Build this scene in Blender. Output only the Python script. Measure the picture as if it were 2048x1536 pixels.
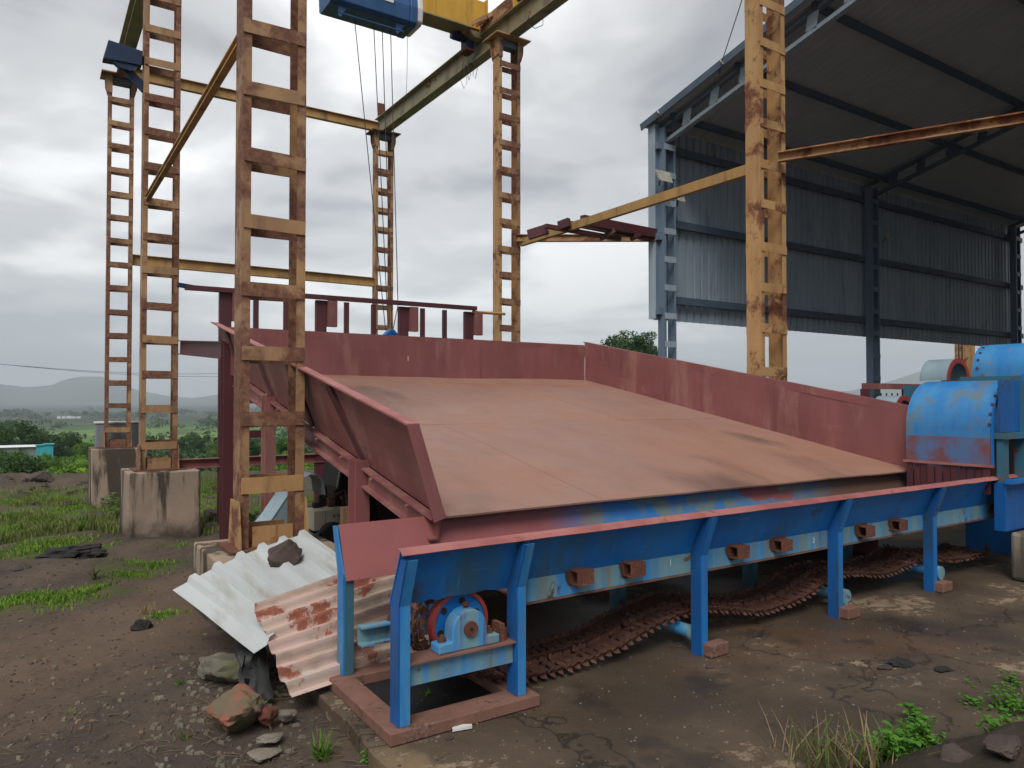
import bpy, bmesh, math, random
import numpy as np
from mathutils import Vector, Matrix, noise as mnoise

random.seed(7); rng = np.random.default_rng(7)
for o in list(bpy.data.objects): bpy.data.objects.remove(o)
scene = bpy.context.scene; COL = scene.collection

# ------------------------------------------------------------------ camera, sky, sun, exposure
CAMH = 1.5; FPX = 1468.0; YAW = math.radians(33.3); PIT = math.atan(30 / FPX)
cd = bpy.data.cameras.new('camera'); cam = bpy.data.objects.new('camera', cd); COL.objects.link(cam)
cam.location = (0, 0, CAMH); cam.rotation_euler = (math.pi / 2 + PIT, 0, -YAW)
cd.sensor_fit = 'HORIZONTAL'; cd.sensor_width = 36; cd.lens = FPX / 2048 * 36; cd.clip_start = 0.05; cd.clip_end = 30000
scene.camera = cam
SUN_EL, SUN_AZ = 50, 225          # azimuth from +Y towards +X
sdir = Vector((math.sin(math.radians(SUN_AZ)) * math.cos(math.radians(SUN_EL)), math.cos(math.radians(SUN_AZ)) * math.cos(math.radians(SUN_EL)), math.sin(math.radians(SUN_EL))))
w = bpy.data.worlds.new('World'); scene.world = w; w.use_nodes = True
nt = w.node_tree; nt.nodes.clear(); N = nt.nodes.new; L = nt.links.new
wo = N('ShaderNodeOutputWorld'); bgd = N('ShaderNodeBackground'); L(bgd.outputs[0], wo.inputs[0])
sky = N('ShaderNodeTexSky'); sky.sky_type = 'NISHITA'; sky.sun_disc = False
sky.sun_elevation = math.radians(SUN_EL); sky.sun_rotation = math.radians(SUN_AZ)
tc = N('ShaderNodeTexCoord')
sep = N('ShaderNodeSeparateXYZ'); L(tc.outputs['Generated'], sep.inputs[0])
def wm(op, a, b=None, c=None, clamp=False):
    n = N('ShaderNodeMath'); n.operation = op; n.use_clamp = clamp
    for i, v in enumerate((a, b, c)):
        if v is None: continue
        if isinstance(v, (int, float)): n.inputs[i].default_value = v
        else: L(v, n.inputs[i])
    return n.outputs[0]
zz = wm('ADD', wm('MAXIMUM', sep.outputs[2], 0.0), 0.16)
ux = wm('DIVIDE', sep.outputs[0], zz); uy = wm('DIVIDE', sep.outputs[1], zz)
cmb = N('ShaderNodeCombineXYZ'); L(ux, cmb.inputs[0]); L(uy, cmb.inputs[1]); cmb.inputs[2].default_value = 3.7
def wnoise(scale, detail, rough, dist, off):
    mp = N('ShaderNodeMapping'); mp.inputs['Location'].default_value = off; L(cmb.outputs[0], mp.inputs[0])
    n = N('ShaderNodeTexNoise'); n.inputs['Scale'].default_value = scale; n.inputs['Detail'].default_value = detail
    n.inputs['Roughness'].default_value = rough; n.inputs['Distortion'].default_value = dist; L(mp.outputs[0], n.inputs[0]); return n.outputs[0]
n1 = wnoise(0.72, 5, 0.48, 0.6, (2.6, 0.4, 0)); n2 = wnoise(2.2, 5, 0.52, 0.5, (7, 2, 0))
cl = wm('ADD', wm('MULTIPLY', n1, 0.72), wm('MULTIPLY', n2, 0.28))
dv = N('ShaderNodeVectorMath'); dv.operation = 'DOT_PRODUCT'; L(tc.outputs['Generated'], dv.inputs[0]); dv.inputs[1].default_value = Vector((0.33, 0.98, 0.26)).normalized()
glow = wm('POWER', wm('MAXIMUM', dv.outputs['Value'], 0.0), 14.0)
rmp = N('ShaderNodeValToRGB'); cr = rmp.color_ramp; cr.interpolation = 'EASE'
cr.elements[0].position = 0.41; cr.elements[0].color = (0.150, 0.152, 0.155, 1)
cr.elements[1].position = 0.63; cr.elements[1].color = (0.44, 0.438, 0.43, 1)
e = cr.elements.new(0.51); e.color = (0.250, 0.250, 0.249, 1)
L(wm('ADD', cl, wm('MULTIPLY_ADD', glow, 0.095, -0.018)), rmp.inputs[0])
hz = N('ShaderNodeMixRGB'); L(wm('POWER', wm('SUBTRACT', 1.0, wm('MAXIMUM', sep.outputs[2], 0.0), clamp=True), 9.0), hz.inputs[0])
L(rmp.outputs[0], hz.inputs[1]); hz.inputs[2].default_value = (0.285, 0.286, 0.286, 1)
gl = N('ShaderNodeVectorMath'); gl.operation = 'SCALE'; L(hz.outputs[0], gl.inputs[0]); L(wm('MULTIPLY_ADD', glow, 0.30, 1.0), gl.inputs['Scale'])
skys = N('ShaderNodeVectorMath'); skys.operation = 'SCALE'; L(sky.outputs[0], skys.inputs[0]); skys.inputs['Scale'].default_value = 0.1
mxs = N('ShaderNodeMixRGB'); mxs.inputs[0].default_value = 0.93; L(skys.outputs[0], mxs.inputs[1]); L(gl.outputs[0], mxs.inputs[2])
L(mxs.outputs[0], bgd.inputs[0]); bgd.inputs[1].default_value = 1.0
sl = bpy.data.lights.new('sun', 'SUN'); sl.energy = 1.15; sl.angle = math.radians(30); sl.color = (1.0, 0.96, 0.9)
so = bpy.data.objects.new('sun', sl); COL.objects.link(so); so.rotation_euler = sdir.to_track_quat('Z', 'Y').to_euler()
vs = scene.view_settings; vs.view_transform = 'Standard'; vs.look = 'None'; vs.exposure = 1.33; vs.gamma = 1.0
scene.render.engine = 'CYCLES'
scene.cycles.max_bounces = 6; scene.cycles.diffuse_bounces = 3; scene.cycles.glossy_bounces = 2; scene.cycles.transmission_bounces = 2; scene.cycles.volume_bounces = 0

# ------------------------------------------------------------------ pixel helpers (photo pixels, 2048 x 1536)
F0 = np.array([math.sin(YAW), math.cos(YAW), 0.]); RV = np.array([math.cos(YAW), -math.sin(YAW), 0.]); Z0 = np.array([0, 0, 1.])
FV = F0 * math.cos(PIT) + Z0 * math.sin(PIT); UV = Z0 * math.cos(PIT) - F0 * math.sin(PIT); CP = np.array([0, 0, CAMH])
def ray(x, y): return FV + RV * (x - 1024) / FPX + UV * (768 - y) / FPX
def atX(x, y, v): d = ray(x, y); return CP + d * ((v - CP[0]) / d[0])
def atY(x, y, v): d = ray(x, y); return CP + d * ((v - CP[1]) / d[1])
def atZ(x, y, v): d = ray(x, y); return CP + d * ((v - CP[2]) / d[2])

# ------------------------------------------------------------------ materials
def newmat(name):
    m = bpy.data.materials.new(name); m.use_nodes = True; m.node_tree.nodes.clear(); return m
class NB:
    def __init__(s, m): s.t = m.node_tree; s.out = s.n('ShaderNodeOutputMaterial'); s.b = s.n('ShaderNodeBsdfPrincipled'); s.l(s.b.outputs[0], s.out.inputs[0])
    def n(s, k): return s.t.nodes.new(k)
    def l(s, a, b): s.t.links.new(a, b)
    def m(s, op, a, b=None, c=None, clamp=False):
        n = s.n('ShaderNodeMath'); n.operation = op; n.use_clamp = clamp
        for i, v in enumerate((a, b, c)):
            if v is None: continue
            if isinstance(v, (int, float)): n.inputs[i].default_value = v
            else: s.l(v, n.inputs[i])
        return n.outputs[0]
    def coords(s, scale=(1, 1, 1), rnd=True, kind='Object', off=(0, 0, 0)):
        tcn = s.n('ShaderNodeTexCoord'); mp = s.n('ShaderNodeMapping'); mp.inputs['Scale'].default_value = scale
        src = tcn.outputs[kind]
        if kind == 'World': pass
        if rnd:
            oi = s.n('ShaderNodeObjectInfo'); va = s.n('ShaderNodeVectorMath'); va.operation = 'ADD'
            sc = s.n('ShaderNodeVectorMath'); sc.operation = 'SCALE'; sc.inputs[0].default_value = (37.1, 51.7, 23.3); s.l(oi.outputs['Random'], sc.inputs['Scale'])
            s.l(src, va.inputs[0]); s.l(sc.outputs[0], va.inputs[1]); src = va.outputs[0]
        mp.inputs['Location'].default_value = off; s.l(src, mp.inputs[0]); return mp.outputs[0]
    def noise(s, vec, scale, detail=6, rough=0.6, dist=0.0):
        n = s.n('ShaderNodeTexNoise'); n.inputs['Scale'].default_value = scale; n.inputs['Detail'].default_value = detail
        n.inputs['Roughness'].default_value = rough; n.inputs['Distortion'].default_value = dist; s.l(vec, n.inputs['Vector']); return n.outputs[0]
    def vor(s, vec, scale, feat='F1', out='Distance'):
        n = s.n('ShaderNodeTexVoronoi'); n.feature = feat; n.inputs['Scale'].default_value = scale; s.l(vec, n.inputs['Vector']); return n.outputs[out]
    def rng(s, v, a, b, c=0.0, d=1.0):
        n = s.n('ShaderNodeMapRange'); n.interpolation_type = 'SMOOTHSTEP'; n.clamp = True
        for i, q in enumerate((a, b, c, d)): n.inputs[i + 1].default_value = q
        s.l(v, n.inputs[0]); return n.outputs[0]
    def mix(s, f, a, b):
        n = s.n('ShaderNodeMixRGB')
        for i, q in enumerate((f, a, b)):
            if isinstance(q, (int, float)): n.inputs[i].default_value = q
            elif isinstance(q, tuple): n.inputs[i].default_value = (*q, 1)
            else: s.l(q, n.inputs[i])
        return n.outputs[0]
    def bump(s, hgt, strength=0.3, dist=0.01):
        b = s.n('ShaderNodeBump'); b.inputs['Strength'].default_value = strength; b.inputs['Distance'].default_value = dist
        s.l(hgt, b.inputs['Height']); s.l(b.outputs[0], s.b.inputs['Normal'])
    def col(s, c, rough=0.6, metal=0.0, spec=0.4):
        if isinstance(c, tuple): s.b.inputs['Base Color'].default_value = (*c, 1)
        else: s.l(c, s.b.inputs['Base Color'])
        if isinstance(rough, (int, float)): s.b.inputs['Roughness'].default_value = rough
        else: s.l(rough, s.b.inputs['Roughness'])
        s.b.inputs['Metallic'].default_value = metal; s.b.inputs['Specular IOR Level'].default_value = spec
MATS = {}
def paint(name, c1, c2, rust=(0.11, 0.042, 0.025), rust2=(0.20, 0.08, 0.04), amt=0.2, scale=2.0, rough=0.5, vamt=0.5, streak=(1, 1, 0.25), rvar=0.0, dirt=None, damt=0.4, dscale=3.0, spec=0.4, bs=0.25, runs=0.0, scr=0.0, dent=0.0, edge=0.025):
    m = newmat(name); b = NB(m); v = b.coords(); vs_ = b.coords(streak, off=(3, 1, 7))
    c = b.mix(b.rng(b.noise(vs_, scale * 1.7, 4, 0.6), 0.5 - 0.5 * vamt * 0.6, 0.5 + 0.5 * vamt * 0.6), c1, c2)
    if dirt is not None:
        c = b.mix(b.rng(b.noise(vs_, dscale, 5, 0.65), 0.66 - 0.4 * damt, 0.86 - 0.4 * damt), c, dirt)
    rn = b.noise(v, scale, 7, 0.7, 0.3)
    if rvar:
        oi = b.n('ShaderNodeObjectInfo'); rn = b.m('ADD', rn, b.m('MULTIPLY_ADD', oi.outputs['Random'], rvar, -rvar / 2))
    thr = 0.5 + (0.5 - amt) * 0.42
    mk = b.rng(rn, thr - edge, thr + edge)
    fine = b.noise(v, scale * 12, 3, 0.7)
    rc = b.mix(b.rng(fine, 0.38, 0.62), rust, rust2)
    c = b.mix(mk, c, rc)
    if runs:
        rv = b.coords((9, 9, 0.5), off=(1, 5, 2)); c = b.mix(b.rng(b.noise(rv, 1.6, 3, 0.6), 0.60, 0.74, 0, runs), c, rc)
    if scr:
        sv = b.coords((2.2, 2.2, 30), off=(4, 2, 9)); sv2 = b.coords((26, 2.0, 2.2), off=(8, 3, 1)); c = b.mix(b.m('MAXIMUM', b.rng(b.noise(sv, 1.5, 2, 0.5), 0.69, 0.73, 0, scr), b.rng(b.noise(sv2, 1.5, 2, 0.5), 0.69, 0.73, 0, scr)), c, tuple(min(0.8, q * 1.9 + 0.05) for q in c1))
    b.col(c, b.m('MULTIPLY_ADD', mk, min(0.9 - rough, 0.35), rough), spec=spec)
    hh = b.m('ADD', b.m('MULTIPLY', mk, 0.6), b.m('MULTIPLY', fine, 0.5))
    if dent: hh = b.m('ADD', b.m('MULTIPLY', hh, 0.35), b.m('MULTIPLY', b.noise(v, 1.7, 2, 0.5), dent))
    b.bump(hh, bs if not dent else 0.45, 0.004 if not dent else 0.012)
    MATS[name] = m; return m
paint('yellow_rust', (0.38, 0.225, 0.105), (0.28, 0.16, 0.085), rust=(0.125, 0.056, 0.037), rust2=(0.21, 0.10, 0.06), runs=0.55, edge=0.055, amt=0.52, scale=1.6, rough=0.55, rvar=0.13, dirt=(0.17, 0.10, 0.06), damt=0.35)
paint('yellow_pale', (0.46, 0.275, 0.12), (0.37, 0.21, 0.09), edge=0.05, amt=0.38, scale=2.2, rough=0.55, runs=0.55, dirt=(0.24, 0.13, 0.065), damt=0.35)
paint('yellow_beam', (0.42, 0.25, 0.085), (0.32, 0.19, 0.07), amt=0.22, scale=2.2, rough=0.55, dirt=(0.15, 0.09, 0.05), damt=0.4)
paint('runway_paint', (0.27, 0.23, 0.13), (0.20, 0.17, 0.11), amt=0.2, scale=1.5, dirt=(0.10, 0.08, 0.06))
paint('rusty_beam', (0.36, 0.20, 0.085), (0.25, 0.125, 0.06), amt=0.5, scale=2.2, rough=0.7)
paint('crane_yellow', (0.56, 0.32, 0.035), (0.46, 0.25, 0.03), amt=0.08, scale=1.5, dirt=(0.2, 0.12, 0.05), damt=0.25)
paint('maroon', (0.235, 0.085, 0.082), (0.19, 0.07, 0.068), rust=(0.12, 0.05, 0.045), rust2=(0.26, 0.11, 0.10), amt=0.09, scale=1.3, rough=0.5, dirt=(0.29, 0.14, 0.12), damt=0.42, bs=0.1, runs=0.12, scr=0.12, dent=1.0)
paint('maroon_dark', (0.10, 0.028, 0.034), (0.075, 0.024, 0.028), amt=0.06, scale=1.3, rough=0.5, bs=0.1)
paint('maroon_lip', (0.36, 0.135, 0.125), (0.27, 0.085, 0.08), rust=(0.13, 0.05, 0.03), rust2=(0.3, 0.15, 0.1), amt=0.25, scale=2.5, rough=0.55, bs=0.15)
paint('blue_paint', (0.008, 0.135, 0.44), (0.014, 0.17, 0.50), rust=(0.06, 0.035, 0.025), rust2=(0.13, 0.06, 0.03), amt=0.13, scale=2.6, rough=0.42, dirt=(0.045, 0.12, 0.17), damt=0.40, dscale=2.2, bs=0.15, runs=0.6, scr=0.3)
paint('blue_faded', (0.04, 0.25, 0.56), (0.16, 0.29, 0.33), rust=(0.08, 0.045, 0.03), rust2=(0.16, 0.08, 0.04), amt=0.22, scale=3.0, rough=0.5, vamt=0.35, streak=(2.2, 2.2, 0.12), dirt=(0.17, 0.21, 0.19), damt=0.5, dscale=3, bs=0.15, runs=0.75)
paint('blue_hood', (0.025, 0.18, 0.45), (0.045, 0.235, 0.49), rust=(0.16, 0.09, 0.05), rust2=(0.22, 0.16, 0.10), amt=0.22, scale=2.6, rough=0.45, dirt=(0.12, 0.24, 0.32), damt=0.45, bs=0.12, runs=0.5)
paint('blue_leg', (0.018, 0.17, 0.46), (0.05, 0.24, 0.50), rust=(0.10, 0.06, 0.04), rust2=(0.18, 0.09, 0.05), amt=0.16, scale=3.5, rough=0.45, dirt=(0.10, 0.15, 0.16), damt=0.45, dscale=3, bs=0.15)
paint('blue_deep', (0.006, 0.085, 0.30), (0.010, 0.11, 0.36), rust=(0.05, 0.03, 0.022), rust2=(0.12, 0.055, 0.03), amt=0.17, scale=3, rough=0.45, dirt=(0.03, 0.06, 0.085), damt=0.45, runs=0.5)
paint('teal_dirty', (0.03, 0.14, 0.22), (0.05, 0.11, 0.14), amt=0.18, scale=3)
paint('rust', (0.14, 0.05, 0.03), (0.10, 0.038, 0.028), rust=(0.065, 0.028, 0.02), rust2=(0.2, 0.075, 0.04), amt=0.45, scale=6, rough=0.8, bs=0.5)
paint('rust_dark', (0.10, 0.042, 0.03), (0.07, 0.032, 0.026), rust=(0.045, 0.022, 0.018), rust2=(0.14, 0.055, 0.035), amt=0.45, scale=7, rough=0.85, bs=0.6)
paint('rust_orange', (0.36, 0.10, 0.03), (0.22, 0.06, 0.025), amt=0.4, scale=8, rough=0.8, bs=0.5)
paint('base_brown', (0.20, 0.10, 0.075), (0.15, 0.075, 0.055), rust=(0.09, 0.05, 0.04), rust2=(0.22, 0.12, 0.09), amt=0.3, scale=4, rough=0.8)
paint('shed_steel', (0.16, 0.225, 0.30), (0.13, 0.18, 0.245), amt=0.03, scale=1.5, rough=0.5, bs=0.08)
paint('shed_light', (0.36, 0.44, 0.51), (0.30, 0.37, 0.44), amt=0.03, scale=1.5, rough=0.5, bs=0.08)  # lighter copy of the shed steel: light at the open end put into colour
paint('shed_dark', (0.085, 0.12, 0.165), (0.07, 0.10, 0.14), amt=0.03, scale=1.5, rough=0.5, bs=0.08)  # darker copy of the shed steel: shade inside the shed put into colour
paint('shed_sheet', (0.31, 0.385, 0.45), (0.26, 0.33, 0.395), amt=0.0, scale=1.0, rough=0.45, bs=0.05, dirt=(0.2, 0.24, 0.27), damt=0.3)
paint('roof_sheet', (0.42, 0.48, 0.52), (0.38, 0.44, 0.48), amt=0.0, scale=1.0, rough=0.45, bs=0.05)
paint('rust_chain', (0.10, 0.042, 0.03), (0.07, 0.03, 0.023), rust=(0.07, 0.032, 0.024), rust2=(0.2, 0.085, 0.05), amt=0.4, scale=9, rough=0.85, bs=0.6)
paint('zinc_white', (0.46, 0.49, 0.49), (0.40, 0.43, 0.435), rust=(0.36, 0.28, 0.18), rust2=(0.42, 0.36, 0.27), amt=0.10, scale=2.5, rough=0.4, streak=(1, 0.15, 1), dirt=(0.31, 0.30, 0.265), damt=0.42, dscale=4, bs=0.05)
paint('pink_rust', (0.56, 0.37, 0.32), (0.50, 0.41, 0.35), rust=(0.26, 0.085, 0.055), rust2=(0.32, 0.12, 0.08), amt=0.32, scale=2.6, rough=0.7, dirt=(0.34, 0.27, 0.21), damt=0.5, dscale=3.5, streak=(0.5, 1, 1))
paint('hoist_blue', (0.02, 0.075, 0.19), (0.03, 0.10, 0.24), amt=0.02, rough=0.4)
paint('navy', (0.006, 0.020, 0.055), (0.008, 0.025, 0.07), amt=0.05, rough=0.5)
paint('red_rim', (0.30, 0.045, 0.035), (0.24, 0.04, 0.03), amt=0.1, scale=4)
paint('grey_blue_metal', (0.26, 0.35, 0.40), (0.22, 0.30, 0.345), amt=0.06, scale=3, rough=0.35)
paint('white_paint', (0.68, 0.68, 0.66), (0.6, 0.6, 0.58), amt=0.03, rough=0.5)
paint('cream_panel', (0.50, 0.47, 0.38), (0.42, 0.38, 0.30), rust=(0.12, 0.06, 0.03), rust2=(0.2, 0.1, 0.05), amt=0.25, scale=5)
paint('wood', (0.24, 0.14, 0.075), (0.17, 0.095, 0.055), amt=0.1, scale=3, rough=0.8, streak=(3, 3, 0.2))
paint('cyan_paint', (0.05, 0.36, 0.42), (0.04, 0.30, 0.36), amt=0.0, rough=0.5)
paint('cabinet', (0.20, 0.22, 0.23), (0.17, 0.185, 0.195), amt=0.04, scale=2, rough=0.7)
def flat(name, c, rough=0.6, spec=0.4):
    m = newmat(name); b = NB(m); v = b.coords(); n = b.noise(v, 9, 5, 0.6)
    b.col(b.mix(b.rng(n, 0.3, 0.7), c, tuple(q * 0.72 for q in c)), rough, spec=spec); MATS[name] = m; return m
flat('black', (0.016, 0.016, 0.017)); flat('cable', (0.03, 0.03, 0.033)); flat('dark_grease', (0.02, 0.014, 0.012), 0.5)
flat('twig', (0.14, 0.10, 0.07), 0.9); flat('dry_leaf', (0.20, 0.14, 0.09), 0.9); flat('wood_chip', (0.17, 0.135, 0.10), 0.9); flat('white_plastic', (0.7, 0.7, 0.7), 0.5)
flat('roof_white', (0.75, 0.76, 0.78), 0.5); flat('lamp_body', (0.48, 0.46, 0.40), 0.5); flat('charcoal', (0.022, 0.021, 0.021), 0.9)
def stone(name, a, c, moss=None):
    m = newmat(name); b = NB(m); v = b.coords(); n = b.noise(v, 5, 8, 0.65); n2_ = b.noise(v, 26, 5, 0.7)
    k = b.mix(b.rng(n, 0.35, 0.65), a, c)
    k = b.mix(b.rng(n2_, 0.55, 0.75, 0, 0.5), k, tuple(q * 0.5 for q in a))
    if moss: k = b.mix(b.rng(b.noise(v, 2.6, 5, 0.6), 0.52, 0.62), k, moss)
    b.col(k, 0.85, spec=0.25); b.bump(b.m('ADD', n, b.m('MULTIPLY', n2_, 0.4)), 0.6, 0.02); MATS[name] = m
stone('stone_dark', (0.085, 0.062, 0.054), (0.055, 0.043, 0.04)); stone('stone_grey', (0.17, 0.155, 0.12), (0.11, 0.10, 0.078), (0.115, 0.115, 0.065))
stone('stone_red', (0.26, 0.088, 0.06), (0.15, 0.07, 0.048), (0.13, 0.10, 0.065)); stone('stone_pale', (0.20, 0.17, 0.14), (0.13, 0.11, 0.09)); stone('stone_brick', (0.16, 0.052, 0.037), (0.11, 0.042, 0.03))
def concrete(name, a, c, dark):
    m = newmat(name); b = NB(m); v = b.coords(); vst = b.coords((1.3, 1.3, 0.16))
    k = b.mix(b.rng(b.noise(v, 2.0, 8, 0.6), 0.35, 0.65), a, c)
    st = b.noise(vst, 2.6, 7, 0.6)
    k = b.mix(b.rng(st, 0.472, 0.55, 0, 0.9), k, dark)
    # damp foot
    sp = b.n('ShaderNodeSeparateXYZ'); tcn = b.n('ShaderNodeTexCoord'); b.l(tcn.outputs['Object'], sp.inputs[0])
    hgt = b.m('ADD', sp.outputs[2], b.m('MULTIPLY', b.noise(v, 3.5, 6, 0.6), -0.55))
    k = b.mix(b.rng(hgt, -0.28, 0.0, 0.85, 0.0), k, tuple(q * 0.8 for q in dark))
    f_ = b.noise(v, 40, 4, 0.7); b.col(k, 0.9, spec=0.2); b.bump(b.m('ADD', b.m('MULTIPLY', f_, 0.5), b.noise(v, 7, 5, 0.6)), 0.5, 0.012); MATS[name] = m
concrete('pier_concrete', (0.34, 0.262, 0.20), (0.27, 0.205, 0.158), (0.045, 0.037, 0.03))
concrete('block_concrete', (0.30, 0.26, 0.215), (0.23, 0.20, 0.165), (0.10, 0.085, 0.07))
# dusty table floor with dark streaks running down the slope
m = newmat('table_floor'); b = NB(m); v = b.coords(rnd=False); vst = b.coords((1.0, 0.16, 1.0), rnd=False)
k = b.mix(b.rng(b.noise(v, 0.55, 5, 0.55), 0.35, 0.68), (0.285, 0.163, 0.130), (0.305, 0.160, 0.112))
k = b.mix(b.rng(b.noise(vst, 2.2, 7, 0.6), 0.5, 0.72, 0, 0.25), k, (0.22, 0.11, 0.09))
vd = b.coords((0.75, 0.27, 1), rnd=False, off=(0.35, -0.4, 0))
k = b.mix(b.rng(b.m('ADD', b.noise(vd, 1.05, 6, 0.5, 0.3), b.m('MULTIPLY', b.rng(b.noise(b.coords((1, 1, 1), rnd=False, off=(0, 0, 0)), 0.35, 2, 0.5), 0.3, 0.7), 0.06)), 0.585, 0.70, 0, 0.8), k, (0.105, 0.068, 0.055))
f_ = b.noise(v, 24, 4, 0.7); k = b.mix(b.rng(f_, 0.4, 0.7, 0, 0.25), k, (0.22, 0.13, 0.105))
scv = b.coords((14, 0.7, 1), rnd=False, off=(2, 6, 0)); k = b.mix(b.rng(b.noise(scv, 1.6, 3, 0.5), 0.66, 0.72, 0, 0.4), k, (0.20, 0.115, 0.095)); k = b.mix(b.rng(b.noise(b.coords((20, 0.9, 1), rnd=False, off=(7, 1, 0)), 1.5, 2, 0.5), 0.70, 0.74, 0, 0.3), k, (0.36, 0.24, 0.20))
k = b.mix(b.rng(b.noise(b.coords((1.2, 0.8, 1), rnd=False, off=(3, 3, 0)), 1.4, 5, 0.6), 0.55, 0.66, 0, 0.25), k, (0.24, 0.115, 0.10))
b.col(k, b.rng(b.noise(v, 1.8, 4, 0.6), 0.35, 0.65, 0.45, 0.7), spec=0.35); b.bump(b.noise(v, 1.3, 3, 0.5), 0.35, 0.05); MATS['table_floor'] = m
# inner liner of the trough: maroon with blue showing through towards the far end
m = newmat('liner'); b = NB(m); v = b.coords(rnd=False); tcn = b.n('ShaderNodeTexCoord'); sp = b.n('ShaderNodeSeparateXYZ'); b.l(tcn.outputs['Object'], sp.inputs[0])
nn = b.noise(b.coords((0.6, 1, 1.6), rnd=False), 3.0, 8, 0.62)
k = b.mix(b.rng(b.noise(v, 2, 5, 0.6), 0.35, 0.65), (0.275, 0.088, 0.086), (0.23, 0.075, 0.073))
bl = b.m('MULTIPLY', b.rng(nn, 0.40, 0.46), b.rng(sp.outputs[0], 0.9, 1.6))
k = b.mix(bl, k, b.mix(b.rng(b.noise(v, 6, 5, 0.6), 0.4, 0.6), (0.03, 0.17, 0.45), (0.14, 0.20, 0.20)))
rr = b.m('MULTIPLY', b.rng(b.noise(b.coords((0.8, 1, 1.5), rnd=False, off=(5, 0, 2)), 3.0, 8, 0.6), 0.62, 0.55), b.rng(sp.outputs[0], 3.2, 4.3))
k = b.mix(rr, k, (0.12, 0.065, 0.045)); b.col(k, 0.55); b.bump(b.noise(v, 20, 5, 0.6), 0.15, 0.004); MATS['liner'] = m
# hood: blue above, worn maroon below
m = newmat('hood_two_tone'); b = NB(m); v = b.coords(rnd=False); tcn = b.n('ShaderNodeTexCoord'); sp = b.n('ShaderNodeSeparateXYZ'); b.l(tcn.outputs['Object'], sp.inputs[0])
bl = b.mix(b.rng(b.noise(b.coords((1, 1, 0.4), rnd=False), 4, 7, 0.6), 0.35, 0.62), (0.022, 0.165, 0.43), (0.05, 0.22, 0.45))
bl = b.mix(b.rng(b.noise(v, 3.1, 8, 0.72), 0.50, 0.60, 0, 0.75), bl, (0.13, 0.16, 0.15)); bl = b.mix(b.rng(b.noise(v, 5.5, 8, 0.75), 0.60, 0.66, 0, 0.8), bl, (0.20, 0.13, 0.07))
mr = b.mix(b.rng(b.noise(v, 3, 7, 0.6), 0.42, 0.62), (0.17, 0.065, 0.06), (0.08, 0.15, 0.30))
k = b.mix(b.rng(sp.outputs[2], 1.165, 1.175), mr, bl); b.col(k, 0.45); b.bump(b.noise(v, 16, 5, 0.6), 0.12, 0.005); MATS['hood_two_tone'] = m
# slab: damp dirty concrete with pale worn flakes
m = newmat('slab'); b = NB(m); v = b.coords(rnd=False)
k = b.mix(b.rng(b.noise(v, 0.9, 7, 0.6), 0.35, 0.65), (0.058, 0.043, 0.031), (0.094, 0.066, 0.042))
k = b.mix(b.rng(b.noise(v, 0.55, 5, 0.55, 0.4), 0.52, 0.68, 0, 0.7), k, (0.125, 0.070, 0.040))
k = b.mix(b.rng(b.noise(v, 2.4, 7, 0.6), 0.54, 0.66, 0, 0.75), k, (0.034, 0.027, 0.022))
pz = b.m('ADD', b.m('MULTIPLY', b.noise(v, 0.9, 4, 0.55), 0.9), b.m('MULTIPLY', b.noise(b.coords((1, 1.25, 1), rnd=False), 11, 6, 0.72), 0.55))
k = b.mix(b.rng(pz, 0.815, 0.845, 0, 0.62), k, b.mix(b.rng(b.noise(v, 5, 3, 0.6), 0.4, 0.6), (0.33, 0.245, 0.155), (0.24, 0.17, 0.125)))
k = b.mix(b.rng(b.noise(v, 30, 4, 0.75), 0.70, 0.73, 0, 0.8), k, (0.26, 0.20, 0.14))
tcn = b.n('ShaderNodeTexCoord'); sp = b.n('ShaderNodeSeparateXYZ'); b.l(tcn.outputs['Object'], sp.inputs[0])
ed = b.m('ADD', sp.outputs[0], b.m('MULTIPLY', b.noise(v, 3, 6, 0.6), 0.5))
k = b.mix(b.m('MULTIPLY', b.rng(ed, 1.52, 1.62, 0.75, 0), b.rng(sp.outputs[1], 3.2, 2.7)), k, (0.22, 0.155, 0.085))
cvx = b.n('ShaderNodeVectorMath'); cvx.operation = 'ADD'; b.l(v, cvx.inputs[0]); nz = b.n('ShaderNodeTexNoise'); nz.inputs['Scale'].default_value = 2.5; nz.inputs['Detail'].default_value = 4; b.l(v, nz.inputs['Vector']); b.l(nz.outputs['Color'], cvx.inputs[1])
ck = b.vor(cvx.outputs[0], 0.75, 'DISTANCE_TO_EDGE'); k = b.mix(b.rng(ck, 0.004, 0.012, 0.75, 0), k, (0.02, 0.017, 0.014))
wet = b.noise(v, 0.9, 4, 0.5); b.col(k, b.rng(wet, 0.42, 0.6, 0.42, 0.8), spec=0.4)
b.bump(b.m('ADD', b.noise(v, 5, 8, 0.65), b.m('MULTIPLY', b.noise(v, 60, 5, 0.7), 0.25)), 0.55, 0.02); MATS['slab'] = m
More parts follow.
